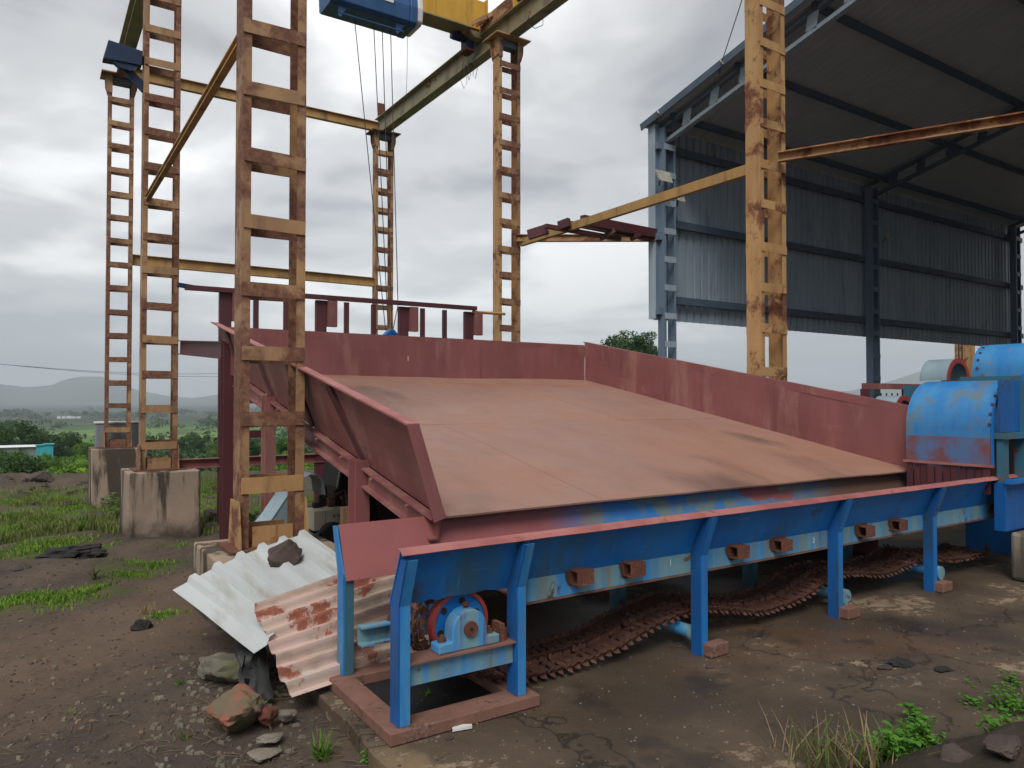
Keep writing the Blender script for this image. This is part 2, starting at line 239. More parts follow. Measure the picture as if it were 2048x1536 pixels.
# terrain
m = newmat('terrain'); b = NB(m); v = b.coords(rnd=False)
def attr(n):
    a = b.n('ShaderNodeAttribute'); a.attribute_name = n; return a.outputs['Fac']
k = b.mix(b.rng(b.noise(v, 1.1, 7, 0.62), 0.36, 0.64), (0.058, 0.046, 0.037), (0.098, 0.071, 0.052))
k = b.mix(b.rng(b.noise(v, 14, 7, 0.7), 0.52, 0.66, 0, 0.7), k, (0.036, 0.030, 0.027)); k = b.mix(b.rng(b.noise(v, 33, 4, 0.7), 0.62, 0.72, 0, 0.6), k, (0.22, 0.18, 0.145))
k = b.mix(b.m('MULTIPLY', attr('path'), b.rng(b.noise(v, 6, 6, 0.6), 0.2, 0.55, 0.55, 1.0)), k, b.mix(b.rng(b.noise(v, 1.8, 6, 0.6), 0.35, 0.65), (0.105, 0.072, 0.049), (0.130, 0.090, 0.063)))
k = b.mix(b.m('MULTIPLY', attr('bank'), b.rng(b.noise(v, 7, 5, 0.65), 0.3, 0.6, 0.5, 1.0)), k, (0.040, 0.031, 0.024))
gm = b.m('ADD', attr('grass'), b.m('MULTIPLY_ADD', b.noise(v, 3.2, 7, 0.65), 1.4, -0.7))
k = b.mix(b.rng(gm, 0.40, 0.75, 0, 0.75), k, b.mix(b.rng(b.noise(v, 5, 5, 0.6), 0.4, 0.6), (0.060, 0.085, 0.022), (0.085, 0.085, 0.035)))
cells = b.n('ShaderNodeTexVoronoi'); cells.inputs['Scale'].default_value = 0.011; cells.inputs['Randomness'].default_value = 0.8; b.l(b.coords((1, 0.55, 1), rnd=False), cells.inputs['Vector'])
sc = b.n('ShaderNodeSeparateXYZ'); b.l(cells.outputs['Color'], sc.inputs[0])
fg = b.mix(b.rng(sc.outputs[0], 0.2, 0.8), (0.060, 0.165, 0.022), (0.130, 0.215, 0.042)); fg = b.mix(b.rng(sc.outputs[1], 0.72, 0.82), fg, (0.15, 0.13, 0.06))
fg = b.mix(b.rng(b.noise(v, 0.03, 7, 0.65), 0.5, 0.6, 0, 0.75), fg, (0.030, 0.050, 0.018)); fg = b.mix(b.rng(b.noise(v, 0.35, 6, 0.65), 0.45, 0.65, 0, 0.5), fg, (0.05, 0.085, 0.02))
far = b.mix(b.rng(b.noise(b.coords((0.0012, 0.004, 1), rnd=False), 1.0, 7, 0.6), 0.42, 0.58), (0.018, 0.030, 0.018), (0.042, 0.062, 0.028))
fg = b.mix(attr('far'), fg, far)
k = b.mix(attr('valley'), k, fg)
b.col(k, 0.92, spec=0.2); b.bump(b.m('ADD', b.noise(v, 9, 8, 0.7), b.m('MULTIPLY', b.noise(v, 45, 4, 0.7), 0.3)), 0.7, 0.03); MATS['terrain'] = m
m = newmat('hill'); b = NB(m); v = b.coords((0.001, 0.001, 0.004), rnd=False); b.col(b.mix(b.rng(b.noise(v, 3, 7, 0.6), 0.35, 0.65), (0.035, 0.055, 0.03), (0.07, 0.085, 0.045)), 0.95, spec=0.1); MATS['hill'] = m
def leafmat(name, a, c, sc_=1.2, trans=0.25):
    m = newmat(name); b = NB(m); v = b.coords(); n = b.noise(v, sc_, 4, 0.6)
    oi = b.n('ShaderNodeObjectInfo'); at = b.n('ShaderNodeAttribute'); at.attribute_name = 'tone'
    k = b.mix(b.rng(b.m('ADD', n, b.m('MULTIPLY_ADD', at.outputs['Fac'], 0.4, -0.2)), 0.3, 0.7), a, c); b.col(k, 0.6, spec=0.25)
    tr = b.n('ShaderNodeBsdfTranslucent'); b.l(k, tr.inputs[0]); ms = b.n('ShaderNodeMixShader'); ms.inputs[0].default_value = trans
    b.l(b.b.outputs[0], ms.inputs[1]); b.l(tr.outputs[0], ms.inputs[2]); b.l(ms.outputs[0], b.out.inputs[0]); MATS[name] = m
leafmat('leaf_dark', (0.016, 0.045, 0.012), (0.055, 0.115, 0.026), 2.5); leafmat('leaf_mid', (0.035, 0.09, 0.014), (0.11, 0.20, 0.032), 2.5); leafmat('leaf_bright', (0.08, 0.18, 0.02), (0.21, 0.34, 0.05), 2.5)
leafmat('grass_green', (0.085, 0.175, 0.02), (0.21, 0.33, 0.05), 3); leafmat('grass_dry', (0.27, 0.20, 0.10), (0.46, 0.34, 0.18), 3); leafmat('grass_olive', (0.085, 0.125, 0.028), (0.18, 0.195, 0.06), 2)
leafmat('weed', (0.07, 0.21, 0.022), (0.21, 0.42, 0.06), 4)
m = newmat('haze'); b = NB(m); b.t.nodes.remove(b.b); pv = b.n('ShaderNodeVolumePrincipled'); pv.inputs['Color'].default_value = (0.80, 0.90, 1.0, 1); pv.inputs['Density'].default_value = 0.00028; pv.inputs['Density Attribute'].default_value = ''; m.cycles.homogeneous_volume = True; pv.inputs['Anisotropy'].default_value = 0.0
b.l(pv.outputs[0], b.out.inputs['Volume']); MATS['haze'] = m
paint('yellow_half', (0.36, 0.20, 0.075), (0.27, 0.14, 0.06), rust=(0.12, 0.045, 0.025), rust2=(0.24, 0.10, 0.04), amt=0.52, scale=0.9, rough=0.6)

# ------------------------------------------------------------------ mesh helpers
def V(p): return np.array(p, float)
def unit(v): v = V(v); return v / np.linalg.norm(v)
class MB:
    def __init__(s): s.v = []; s.f = []
    def add(s, vs_, fs): o = len(s.v); s.v += [tuple(map(float, q)) for q in vs_]; s.f += [tuple(i + o for i in f) for f in fs]; return s
    def box(s, x0, x1, y0, y1, z0, z1):
        return s.add([(x0, y0, z0), (x1, y0, z0), (x1, y1, z0), (x0, y1, z0), (x0, y0, z1), (x1, y0, z1), (x1, y1, z1), (x0, y1, z1)],
                     [(0, 3, 2, 1), (4, 5, 6, 7), (0, 1, 5, 4), (1, 2, 6, 5), (2, 3, 7, 6), (3, 0, 4, 7)])
    def frame(s, p, q, up=(0, 0, 1)):
        p, q = V(p), V(q); d = unit(q - p); r = np.cross(d, V(up)); r = unit(r) if np.linalg.norm(r) > 1e-6 else V((1, 0, 0)); u = np.cross(r, d); return p, q, d, r, u
    def prof(s, p, q, poly, up=(0, 0, 1), cap=True):   # extrude closed 2-D profile (right, up) from p to q
        p, q, d, r, u = s.frame(p, q, up); n = len(poly)
        vs_ = [p + r * a + u * c for a, c in poly] + [q + r * a + u * c for a, c in poly]
        fs = [(i, (i + 1) % n, n + (i + 1) % n, n + i) for i in range(n)]
        if cap: fs += [tuple(range(n))[::-1], tuple(range(n, 2 * n))]
        return s.add(vs_, fs)
    def bar(s, p, q, w_, h_, up=(0, 0, 1)): return s.prof(p, q, [(-w_ / 2, -h_ / 2), (w_ / 2, -h_ / 2), (w_ / 2, h_ / 2), (-w_ / 2, h_ / 2)], up)
    def ibeam(s, p, q, h_, w_, t=0.014, up=(0, 0, 1)):
        a, c = w_ / 2, h_ / 2; k = t / 2
        return s.prof(p, q, [(-a, -c), (a, -c), (a, -c + t), (k, -c + t), (k, c - t), (a, c - t), (a, c), (-a, c), (-a, c - t), (-k, c - t), (-k, -c + t), (-a, -c + t)], up)
    def chan(s, p, q, h_, w_, t=0.012, side=1, up=(0, 0, 1)):   # web at r=0, flanges towards +r*side
        c = h_ / 2; poly = [(0, -c), (w_, -c), (w_, -c + t), (t, -c + t), (t, c - t), (w_, c - t), (w_, c), (0, c)]
        if side < 0: poly = [(-a, k) for a, k in poly][::-1]
        return s.prof(p, q, poly, up)
    def angle(s, p, q, a, c, t=0.008, sa=1, sc=1, up=(0, 0, 1)):
        poly = [(0, 0), (a, 0), (a, t), (t, t), (t, c), (0, c)]; poly = [(x * sa, y * sc) for x, y in poly]
        if sa * sc < 0: poly = poly[::-1]
        return s.prof(p, q, poly, up)
    def tube(s, pts, r, n=8, cap=True):
        pts = [V(p) for p in pts]; R = r if isinstance(r, (list, tuple)) else [r] * len(pts); vs_ = []; fs = []
        pu = None
        for i, p in enumerate(pts):
            d = unit(pts[min(i + 1, len(pts) - 1)] - pts[max(i - 1, 0)])
            if pu is None: pu = unit(np.cross(d, V((0.3, 0.2, 1)) if abs(d[2]) < 0.9 else V((1, 0.1, 0))))
            a = pu - d * (pu @ d); a = unit(a); c = np.cross(d, a); pu = a
            for j in range(n): t = 2 * math.pi * j / n; vs_.append(p + (a * math.cos(t) + c * math.sin(t)) * R[i])
        for i in range(len(pts) - 1):
            for j in range(n): fs.append((i * n + j, i * n + (j + 1) % n, (i + 1) * n + (j + 1) % n, (i + 1) * n + j))
        if cap: fs += [tuple(range(n))[::-1], tuple(range((len(pts) - 1) * n, len(pts) * n))]
        return s.add(vs_, fs)
    def cyl(s, p, q, r, n=20, r2=None): return s.tube([p, q], [r, r if r2 is None else r2], n)
    def prism(s, poly, ext):                      # planar 3-D polygon extruded along ext
        n = len(poly); e = V(ext); P = [V(p) for p in poly]
        return s.add(P + [p + e for p in P], [tuple(range(n))[::-1], tuple(range(n, 2 * n))] + [(i, (i + 1) % n, n + (i + 1) % n, n + i) for i in range(n)])
    def shell(s, rows, th):                       # thickened grid surface rows[i][j]
        A = np.array(rows, float); ni, nj = A.shape[:2]; du = np.gradient(A, axis=0); dv_ = np.gradient(A, axis=1); nn_ = np.cross(du, dv_); nn_ /= np.linalg.norm(nn_, axis=2, keepdims=True) + 1e-12
        B = A - nn_ * th; o = ni * nj; ix = lambda i, j: i * nj + j; fs = []
        for i in range(ni - 1):
            for j in range(nj - 1):
                q = (ix(i, j), ix(i + 1, j), ix(i + 1, j + 1), ix(i, j + 1)); fs.append(q); fs.append(tuple(o + k for k in q[::-1]))
        for i in range(ni - 1):
            for j, fl in ((0, 0), (nj - 1, 1)):
                q = (ix(i, j), o + ix(i, j), o + ix(i + 1, j), ix(i + 1, j)); fs.append(q if not fl else q[::-1])
        for j in range(nj - 1):
            for i, fl in ((0, 1), (ni - 1, 0)):
                q = (ix(i, j), o + ix(i, j), o + ix(i, j + 1), ix(i, j + 1)); fs.append(q if not fl else q[::-1])
        return s.add(list(A.reshape(-1, 3)) + list(B.reshape(-1, 3)), fs)
    def build(s, name, mat, parent=None, smooth=False, bevel=0.0, loc=None, fix=True):
        off = V(parent['_o']) if parent is not None else (V(loc) if loc is not None else V((0, 0, 0)))
        me = bpy.data.meshes.new(name); me.from_pydata([tuple(V(q) - off) for q in s.v], [], s.f)
        if fix:
            bm = bmesh.new(); bm.from_mesh(me); bmesh.ops.recalc_face_normals(bm, faces=bm.faces); bm.to_mesh(me); bm.free()
        me.materials.append(MATS[mat] if isinstance(mat, str) else mat)
        if smooth:
            me.polygons.foreach_set('use_smooth', [True] * len(me.polygons))
        o = bpy.data.objects.new(name, me); COL.objects.link(o)
        if parent is not None: o.parent = parent; o['_o'] = list(off)
        else: o.location = off; o['_o'] = list(off)
        if bevel > 0:
            md = o.modifiers.new('bevel', 'BEVEL'); md.width = bevel; md.segments = 2; md.limit_method = 'ANGLE'
        if smooth:
            try: me.set_sharp_from_angle(angle=math.radians(40))
            except Exception: pass
        return o
def thing(name, label, cat, loc=(0, 0, 0), group=None):
    o = bpy.data.objects.new(name, None); COL.objects.link(o); o.location = loc; o['_o'] = list(map(float, loc)); o.empty_display_size = 0.1
    o['label'] = label; o['category'] = cat
    if group: o['group'] = group
    return o
def tag(o, label, cat, group=None):
    o['label'] = label; o['category'] = cat
    if group: o['group'] = group
    return o
def struct(o): o['kind'] = 'structure'; return o
def stuff(o, label=None, cat=None):
    o['kind'] = 'stuff'
    if label: o['label'] = label; o['category'] = cat
    return o
def copy_at(src, parent, dloc=(0, 0, 0), rot=None, name=None):
    c = src.copy(); COL.objects.link(c); c.parent = parent; c.location = V(src.location) + V(dloc)
    if rot is not None: c.rotation_euler = rot
    return c

# ------------------------------------------------------------------ ground, valley, hills, slab
def sst(a, c, x): t = min(1, max(0, (x - a) / (c - a))); return t * t * (3 - 2 * t)
def bank(x, y):
    edge = 2.12 - 0.19 * (x - 2.25); return 0.30 * sst(0, 0.75, edge - y) * sst(1.75, 2.6, x) * sst(-3.5, -0.5, y)
def prof_y(y):
    if y < 5: return -0.07
    if y < 26.5: return -0.07 - 0.054 * (y - 5)
    pts = [(26.5, -1.23), (29, -1.5), (40, -5.2), (75, -8.6), (110, -11), (300, -18), (1500, -25), (9000, -25)]
    for (a, za), (c, zc) in zip(pts, pts[1:]):
        if y <= c: return za + (zc - za) * (y - a) / (c - a)
    return -25
def gz(x, y):
    r = math.hypot(x, y); z = prof_y(y + 0.02 * max(0, x - 10) * 0)
    if r < 60:
        a = 0.045 * sst(1.15, 0.6, x) + 0.10 * sst(6.5, 12, y)
        a *= 1 if (x < 1.15 or y > 7.2) else 0.0
        z += a * (mnoise.fractal(Vector((x * 0.9, y * 0.9, 3.1)), 1.0, 2.0, 5))
        z += 0.22 * sst(23.5, 26, y) * sst(30, 26.5, y) * (0.7 + mnoise.noise(Vector((x * 0.35, y * 0.3, 8))))
        for cx, cy, rr_, hh in MOUNDS: z += hh * math.exp(-((x - cx) ** 2 + (y - cy) ** 2) / rr_ ** 2)
        z += bank(x, y) * (1 + 0.35 * mnoise.noise(Vector((x * 4, y * 4, 1)))) + (0.02 * mnoise.noise(Vector((x * 9, y * 9, 2))) if bank(x, y) > 0.03 else 0)
    elif y > 40:
        z += min(1.5, (y - 40) * 0.02) * mnoise.noise(Vector((x * 0.02, y * 0.02, 5)))
    return z
MOUNDS = [(0.55, 4.0, 0.45, 0.06), (1.0, 4.55, 0.35, 0.05)]
def G(px, py):
    z = -0.07
    for _ in range(12): p = atZ(px, py, min(z, 1.2)); z = 0.5 * z + 0.5 * gz(p[0], p[1])
    return p
MOUNDS += [(-0.5, 24.6, 1.6, 0.45), (1.5, 24.0, 1.4, 0.35), (3.4, 21.5, 2.2, 0.5), (0.35, 8.6, 0.5, 0.07)]
PATH = [(-1.6, 4.0), (-0.5, 5.1), (0.35, 5.65), (0.9, 6.5), (1.35, 7.5)]
def path_mask(x, y):
    best = 9
    for (ax, ay), (cx, cy) in zip(PATH, PATH[1:]):
        t = max(0, min(1, ((x - ax) * (cx - ax) + (y - ay) * (cy - ay)) / ((cx - ax) ** 2 + (cy - ay) ** 2)))
        d = math.hypot(x - ax - t * (cx - ax), y - ay - t * (cy - ay)) - (0.75 - 0.055 * max(0, y - 4) * 2); best = min(best, d)
    return sst(0.28, -0.1, best + 0.25 * mnoise.noise(Vector((x * 2.1, y * 2.1, 4))))
# grass patches in photo pixels: x, y, radius(m)
GP = [(40, 1195, .35), (110, 1200, .4), (190, 1180, .35), (260, 1150, .3), (320, 1130, .35), (60, 1100, .6), (110, 1085, .6), (170, 1095, .45), (40, 1000, 1.8), (130, 1000, 1.6), (60, 1030, 1.2), (20, 1060, .8), (100, 1045, .9),
      (400, 1000, 1.6), (430, 1020, 1.2), (420, 970, 2.0), (160, 1015, 1.2), (330, 1230, .12), (400, 990, 1.0), (205, 1040, .4), (240, 1130, .25), (350, 1090, .2), (460, 985, 1.2), (600, 1000, 1.2), (15, 1210, .35)]
GPW = [(*G(x, y)[:2], r) for x, y, r in GP]
def grass_mask(x, y):
    g = 0
    for cx, cy, r in GPW: g = max(g, math.exp(-((x - cx) ** 2 + (y - cy) ** 2) / (r * r)))
    if y > 12: g = max(g, 0.55 * sst(12, 15, y) * sst(24.5, 22, y))
    return g
rad = [0.0] + list(np.geomspace(0.4, 60, 190)) + list(np.geomspace(62, 7500, 60)); na = 300
angs = []
for i in range(na): angs.append(2 * math.pi * i / na)
# finer angles inside the photographed sector
c0 = math.pi / 2 - YAW; angs = sorted(set([round(a, 5) for a in angs] + [round(c0 + math.radians(q), 5) for q in np.arange(-42, 42, 0.4)])); na = len(angs)
tv = [(0, 0, gz(0, 0))]; av = [0]; ap = [0]; ag = [0]; af = [0]; ab = [0]
def attrs(x, y):
    r = math.hypot(x, y)
    return (sst(27.5, 31, y + 1.2 * mnoise.noise(Vector((x * 0.3, y * 0.3, 2)))), path_mask(x, y) if r < 14 else 0, grass_mask(x, y) if r < 45 else 0, sst(450, 900, r))
for r in rad[1:]:
    for a in angs:
        x, y = r * math.cos(a), r * math.sin(a); tv.append((x, y, gz(x, y)))
        q = attrs(x, y); av.append(q[0]); ap.append(q[1]); ag.append(q[2]); af.append(q[3]); ab.append(min(1.0, bank(x, y) * 12) if r < 9 else 0)
tf = [(0, 1 + j, 1 + (j + 1) % na) for j in range(na)]
for i in range(len(rad) - 2):
    o0 = 1 + i * na; o1 = o0 + na
    for j in range(na): k2 = (j + 1) % na; tf.append((o0 + j, o1 + j, o1 + k2, o0 + k2))
me = bpy.data.meshes.new('ground'); me.from_pydata(tv, [], tf); me.materials.append(MATS['terrain'])
for nm, arr in (('valley', av), ('path', ap), ('grass', ag), ('far', af), ('bank', ab)):
    at_ = me.attributes.new(nm, 'FLOAT', 'POINT'); at_.data.foreach_set('value', np.array(arr, dtype=np.float32))
me.polygons.foreach_set('use_smooth', [True] * len(me.polygons))
ground = bpy.data.objects.new('ground', me); COL.objects.link(ground); struct(ground)
# slab
xs = [1.24 + 0.05 * mnoise.noise(Vector((i * 0.9, 0, 0))) + (0.03 if i % 5 == 0 else 0) for i in range(30)]; ys = np.linspace(-3, 7.1, 30)
poly = [(x, y, 0) for x, y in zip(xs, ys)] + [(26, 7.1, 0), (26, -3, 0)]
sb = MB().prism([(x, y, -0.22) for x, y, _ in poly], (0, 0, 0.22)).build('concrete_slab', 'slab'); struct(sb)
# hills
def hill_h(az):
    px = 1024 + FPX * math.tan(az)
    P = [(-4000, 30), (-600, 55), (-200, 25), (0, 30), (51, 24), (102, 27), (126, 38), (160, 45), (205, 45), (240, 33), (273, 18), (342, 5), (386, 2), (444, 10), (528, 5), (600, 16), (900, 10), (1300, 6), (1700, 16), (1782, 36), (1861, 62), (1930, 70), (2048, 45), (2500, 20), (5000, 40)]
    xs_ = [p[0] for p in P]; return np.interp(px, xs_, [p[1] for p in P]) * math.cos(az) / FPX
hb = MB(); rows = []
for i, ad in enumerate(np.arange(-86, 86.01, 0.4)):
    az = math.radians(ad); hh = hill_h(az); row = []
    for rr_, kf in ((3900, 0), (4200, 0.22), (4600, 0.62), (5000, 1.0), (5500, 0.75), (6200, 0.0)):
        d = RV * math.sin(az) + F0 * math.cos(az); z = -27 + (hh * 5000 + 28.5) * kf * (1 + (0.10 * mnoise.noise(Vector((ad * 0.5, rr_ * 0.002, 1))) if 0 < kf < 1 else 0)); row.append(d * rr_ + V((0, 0, z)))
    rows.append(row)
A = np.array(rows); ni, nj = A.shape[:2]
hb.add(list(A.reshape(-1, 3)), [(i * nj + j, (i + 1) * nj + j, (i + 1) * nj + j + 1, i * nj + j + 1) for i in range(ni - 1) for j in range(nj - 1)])
struct(hb.build('hills', 'hill', smooth=True))

# ------------------------------------------------------------------ crane frame: lattice columns on piers
XL, XR, Y1, Y2, Y3 = 1.545, 7.5, 5.76, 11.6, 17.43; ZT = 8.28; CW, CD = 0.48, 0.215
def column(x, y, zb, zt, label, mats=('yellow_rust', 'yellow_rust'), flare=True, base=True, zfirst=0.855, footmat=None):
    footmat = footmat or mats[1]
    t = thing('lattice_column', label, 'column', (x, y, zb), 'crane frame columns')
    for s in (-1, 1):
        c = MB(); X0 = x + s * CW / 2; d = CD / 2; th = 0.012; fl = 0.066
        c.prism([(X0, y - d, zb), (X0, y + d, zb), (X0 - s * fl, y + d, zb), (X0 - s * fl, y + d - th, zb), (X0 - s * th, y + d - th, zb), (X0 - s * th, y - d + th, zb), (X0 - s * fl, y - d + th, zb), (X0 - s * fl, y - d, zb)], (0, 0, zt - zb)); c.build('channel', mats[0] if s < 0 else mats[1], t)
    src = {}
    n = 0; z = zfirst
    while z < zt - 0.1:
        if z > zb + 0.15:
            for s in (-1, 1):
                jz = random.uniform(-0.015, 0.015); jh = 0
                if s not in src:
                    if footmat != mats[1] and z < 1.0:
                        MB().box(x - CW / 2 + 0.008, x + CW / 2 - 0.008, y + s * (CD / 2 + 0.002), y + s * (CD / 2 + 0.012), z - 0.06, z + 0.06).build('batten_plate', footmat, t); continue
                    src[s] = MB().box(x - CW / 2 + 0.008, x + CW / 2 - 0.008, y + s * (CD / 2 + 0.002), y + s * (CD / 2 + 0.012), zb + 0.3, zb + 0.405).build('batten_plate', mats[1], t); src[s].location = (0, 0, z - zb - 0.355 + jz)
                else:
                    c = copy_at(src[s], t); c.location = (0, 0, z - zb - 0.355 + jz); c.rotation_euler = (0, random.uniform(-0.02, 0.02), 0)
        z += 0.495
    if base:
        MB().box(x - 0.33, x + 0.33, y - 0.24, y + 0.24, zb - 0.0, zb + 0.018).build('base_plate', 'rust', t)
        for s in (-1, 1):
            X0 = x + s * (CW / 2 + 0.003); MB().prism([(X0, y - 0.2, zb + 0.02), (X0, y + 0.2, zb + 0.02), (X0, y + 0.13, zb + 0.36), (X0, y - 0.13, zb + 0.36)], (s * 0.01, 0, 0)).build('gusset', footmat, t)
        for s in (-1, 1):
            Yb = y + s * (CD / 2 + 0.003); MB().box(x - CW / 2 + 0.09, x + CW / 2 - 0.09, Yb if s > 0 else Yb - 0.01, Yb + 0.01 if s > 0 else Yb, zb + 0.02, zb + 0.17).build('foot_plate', footmat, t)
    if flare:
        MB().box(x - 0.38, x + 0.38, y - 0.26, y + 0.26, zt, zt + 0.022).build('cap_plate', mats[0], t)
        for s in (-1, 1):
            for sy in (-1, 1):
                Yb = y + sy * (CD / 2 + 0.014)
                MB().prism([(x + s * (CW / 2 - 0.07), Yb, zt - 0.005), (x + s * (CW / 2 + 0.06), Yb, zt - 0.005), (x + s * (CW / 2 + 0.05), Yb, zt - 0.22), (x + s * (CW / 2 - 0.0), Yb, zt - 0.38), (x + s * (CW / 2 - 0.07), Yb, zt - 0.38)], (0, sy * 0.01, 0)).build('gusset', mats[1], t)
            MB().prism([(x + s * (CW / 2 + 0.004), y - 0.12, zt - 0.005), (x + s * (CW / 2 + 0.004), y + 0.12, zt - 0.005), (x + s * (CW / 2 + 0.004), y + 0.12, zt - 0.34), (x + s * (CW / 2 + 0.004), y - 0.12, zt - 0.34)], (s * 0.012, 0, 0)).build('gusset', mats[0], t)
        MB().box(x - CW / 2 + 0.02, x + CW / 2 - 0.02, y - CD / 2 + 0.02, y + CD / 2 - 0.02, zt - 0.14, zt - 0.02).build('diaphragm', 'shed_dark', t)
    return t
column(XL, Y1, 0.377, ZT, 'nearest rust-stained yellow lattice column behind the white roofing sheet', footmat='yellow_pale')
column(XL, Y2, 0.49, ZT, 'yellow and rust lattice column on the stained concrete pier, middle of the left row')
column(XL, Y3, 0.484, ZT, 'slim far-left lattice column with grey cabinet behind its foot')
column(XR, Y3, -0.75, ZT, 'farthest lattice column behind the hanging hoist ropes', base=False)
column(XR, Y2, -0.42, ZT, 'yellow lattice column carrying the crane end carriage', ('yellow_pale', 'yellow_rust'), base=False)  # left channel paler than the rest: light from the left put into its colour
column(XR, Y1, -0.1, ZT, 'large yellow lattice column in front of the open grey-blue shed', ('yellow_pale', 'yellow_pale'), base=False)
def pier(x, y, zb, zt, wx, wy, label):
    t = MB(); n = 7; cc = []
    t.box(x - wx / 2, x + wx / 2, y - wy / 2, y + wy / 2, zb, zt)
    o = t.build('concrete_pier', 'pier_concrete', bevel=0.015, loc=(x, y, zb + 0.35)); o.rotation_euler = (0, 0, random.uniform(-0.01, 0.01)); return tag(o, label, 'pier', 'column piers')
pier(1.55, Y1 + 0.03, -0.3, 0.376, 0.92, 0.86, 'low concrete pier edge beside the white roofing sheet')
pier(1.58, Y2 + 0.05, -0.75, 0.489, 0.92, 1.0, 'black-streaked concrete pier under the middle left column')
pier(1.56, Y3 + 0.05, -1.1, 0.483, 1.02, 1.05, 'tall brown concrete pier under the far-left column')
cabinet = thing('cabinet', 'grey box cabinet standing behind the foot of the far-left column', 'cabinet', (1.62, Y3 + 0.45, 0.484))
MB().box(1.17, 2.06, Y3 + 0.27, Y3 + 0.55, 0.486, 0.98).build('body', 'cabinet', cabinet, bevel=0.01); MB().box(1.14, 2.09, Y3 + 0.25, Y3 + 0.57, 0.983, 1.02).build('lid', 'white_paint', cabinet, bevel=0.006)

# ------------------------------------------------------------------ runway beams, ties
def beam(name, label, p, q, h_, w_, mat, kind='i', cat='beam', group=None, t=0.014, **kw):
    mb = MB(); getattr(mb, {'i': 'ibeam', 'c': 'chan'}[kind])(V(p), V(q), h_, w_, t, **kw); o = mb.build(name, mat, loc=p); return tag(o, label, cat, group)
for xx, lb, ye in ((XL, 'dark runway beam over the left column row', 4.6), (XR, 'long olive runway beam over the right column row', 4.6)):
    t = thing('runway_beam', lb, 'beam', (xx, ye, ZT + 0.024), 'crane runway beams')
    MB().ibeam((xx, ye, ZT + 0.024 + 0.22), (xx, Y3 + 0.3, ZT + 0.024 + 0.22), 0.44, 0.22, 0.018).build('girder', 'runway_paint', t)
    MB().box(xx - 0.03, xx + 0.03, ye, Y3 + 0.3, ZT + 0.466, ZT + 0.52).build('rail', 'rust_dark', t)
    if xx == XR:
        MB().box(xx - 0.09, xx + 0.09, Y3 + 0.1, Y3 + 0.16, ZT + 0.53, ZT + 0.84).build('end_stop', 'rust', t)
beam('tie_beam', 'upper yellow tie beam between the two farthest columns', (XL + 0.12, Y3 - 0.05, 8.42), (XR - 0.12, Y3 - 0.05, 8.42), 0.23, 0.12, 'yellow_beam', group='tie beams')
beam('tie_beam', 'lower yellow tie beam between the two farthest columns', (XL + CW / 2 + 0.01, Y3, 4.46), (XR - CW / 2 - 0.01, Y3, 4.46), 0.22, 0.12, 'yellow_beam', group='tie beams')
beam('tie_beam', 'sloping-looking rusty tie from the nearest column to the middle left column', (1.36, Y1 + 0.10, 4.27), (1.40, Y2 - 0.11, 4.36), 0.085, 0.06, 'yellow_beam', 'c', group='tie beams', side=-1)
beam('tie_beam', 'yellow tie beam from the crane-carrying column to the large yellow column', (XR + 0.19, Y2 - 0.14, 4.45), (XR - 0.15, Y1 + 0.13, 4.33), 0.13, 0.08, 'yellow_beam', 'c', group='tie beams', side=-1)
S1 = (9.83, 9.72)
beam('tie_beam', 'level rusty tie beam from column to shed corner post', (XR + 0.1, Y2 - 0.16, 4.52), (S1[0] - 0.05, S1[1] - 0.02, 4.47), 0.13, 0.09, 'rusty_beam', group='tie beams')
beam('tie_beam', 'half yellow half rusty beam running from large column into the dark shed', (XR + 0.06, Y1 - 0.14, 4.42), (9.83, 1.3, 4.46), 0.12, 0.08, 'yellow_half', 'c', group='tie beams', side=1)
beam('tie_beam', 'low maroon rail joining pier tops behind the feed table', (XL + 0.26, Y2 - 0.05, 0.56), (XR - 0.26, Y2 - 0.05, 0.56), 0.14, 0.07, 'maroon', 'c', group='tie beams', side=1)
# loose fabricated frame lying on the level tie
fr = thing('steel_frame', 'loose dark steel frame lying across the two tie beams', 'frame', (9.0, 10.1, 4.55))
A_ = atY(1335, 472, 9.9); B_ = atY(1165, 440, 9.55); C_ = atY(1060, 466, 10.6); D_ = atY(1138, 455, 9.9)
MB().bar(A_, B_, 0.10, 0.16).build('long_member', 'maroon_dark', fr); MB().bar(atY(1240, 478, 9.8), atY(1090, 452, 9.9), 0.08, 0.07).build('cross_member', 'maroon_dark', fr); MB().bar(atY(1290, 476, 9.85), atY(1125, 444, 9.8), 0.08, 0.07).build('cross_member', 'maroon_dark', fr)
MB().bar(atY(1057, 470, 10.3), atY(1095, 458, 10.0), 0.08, 0.16).build('plate', 'maroon_dark', fr); MB().bar(atY(1118, 452, 9.9), atY(1139, 444, 9.7), 0.08, 0.14).build('plate', 'maroon_dark', fr); MB().bar(atY(1200, 478, 9.8), atY(1230, 460, 9.6), 0.06, 0.08).build('stub', 'maroon_dark', fr); MB().bar(atY(1262, 478, 9.8), atY(1280, 468, 9.6), 0.06, 0.07).build('stub', 'maroon_dark', fr)
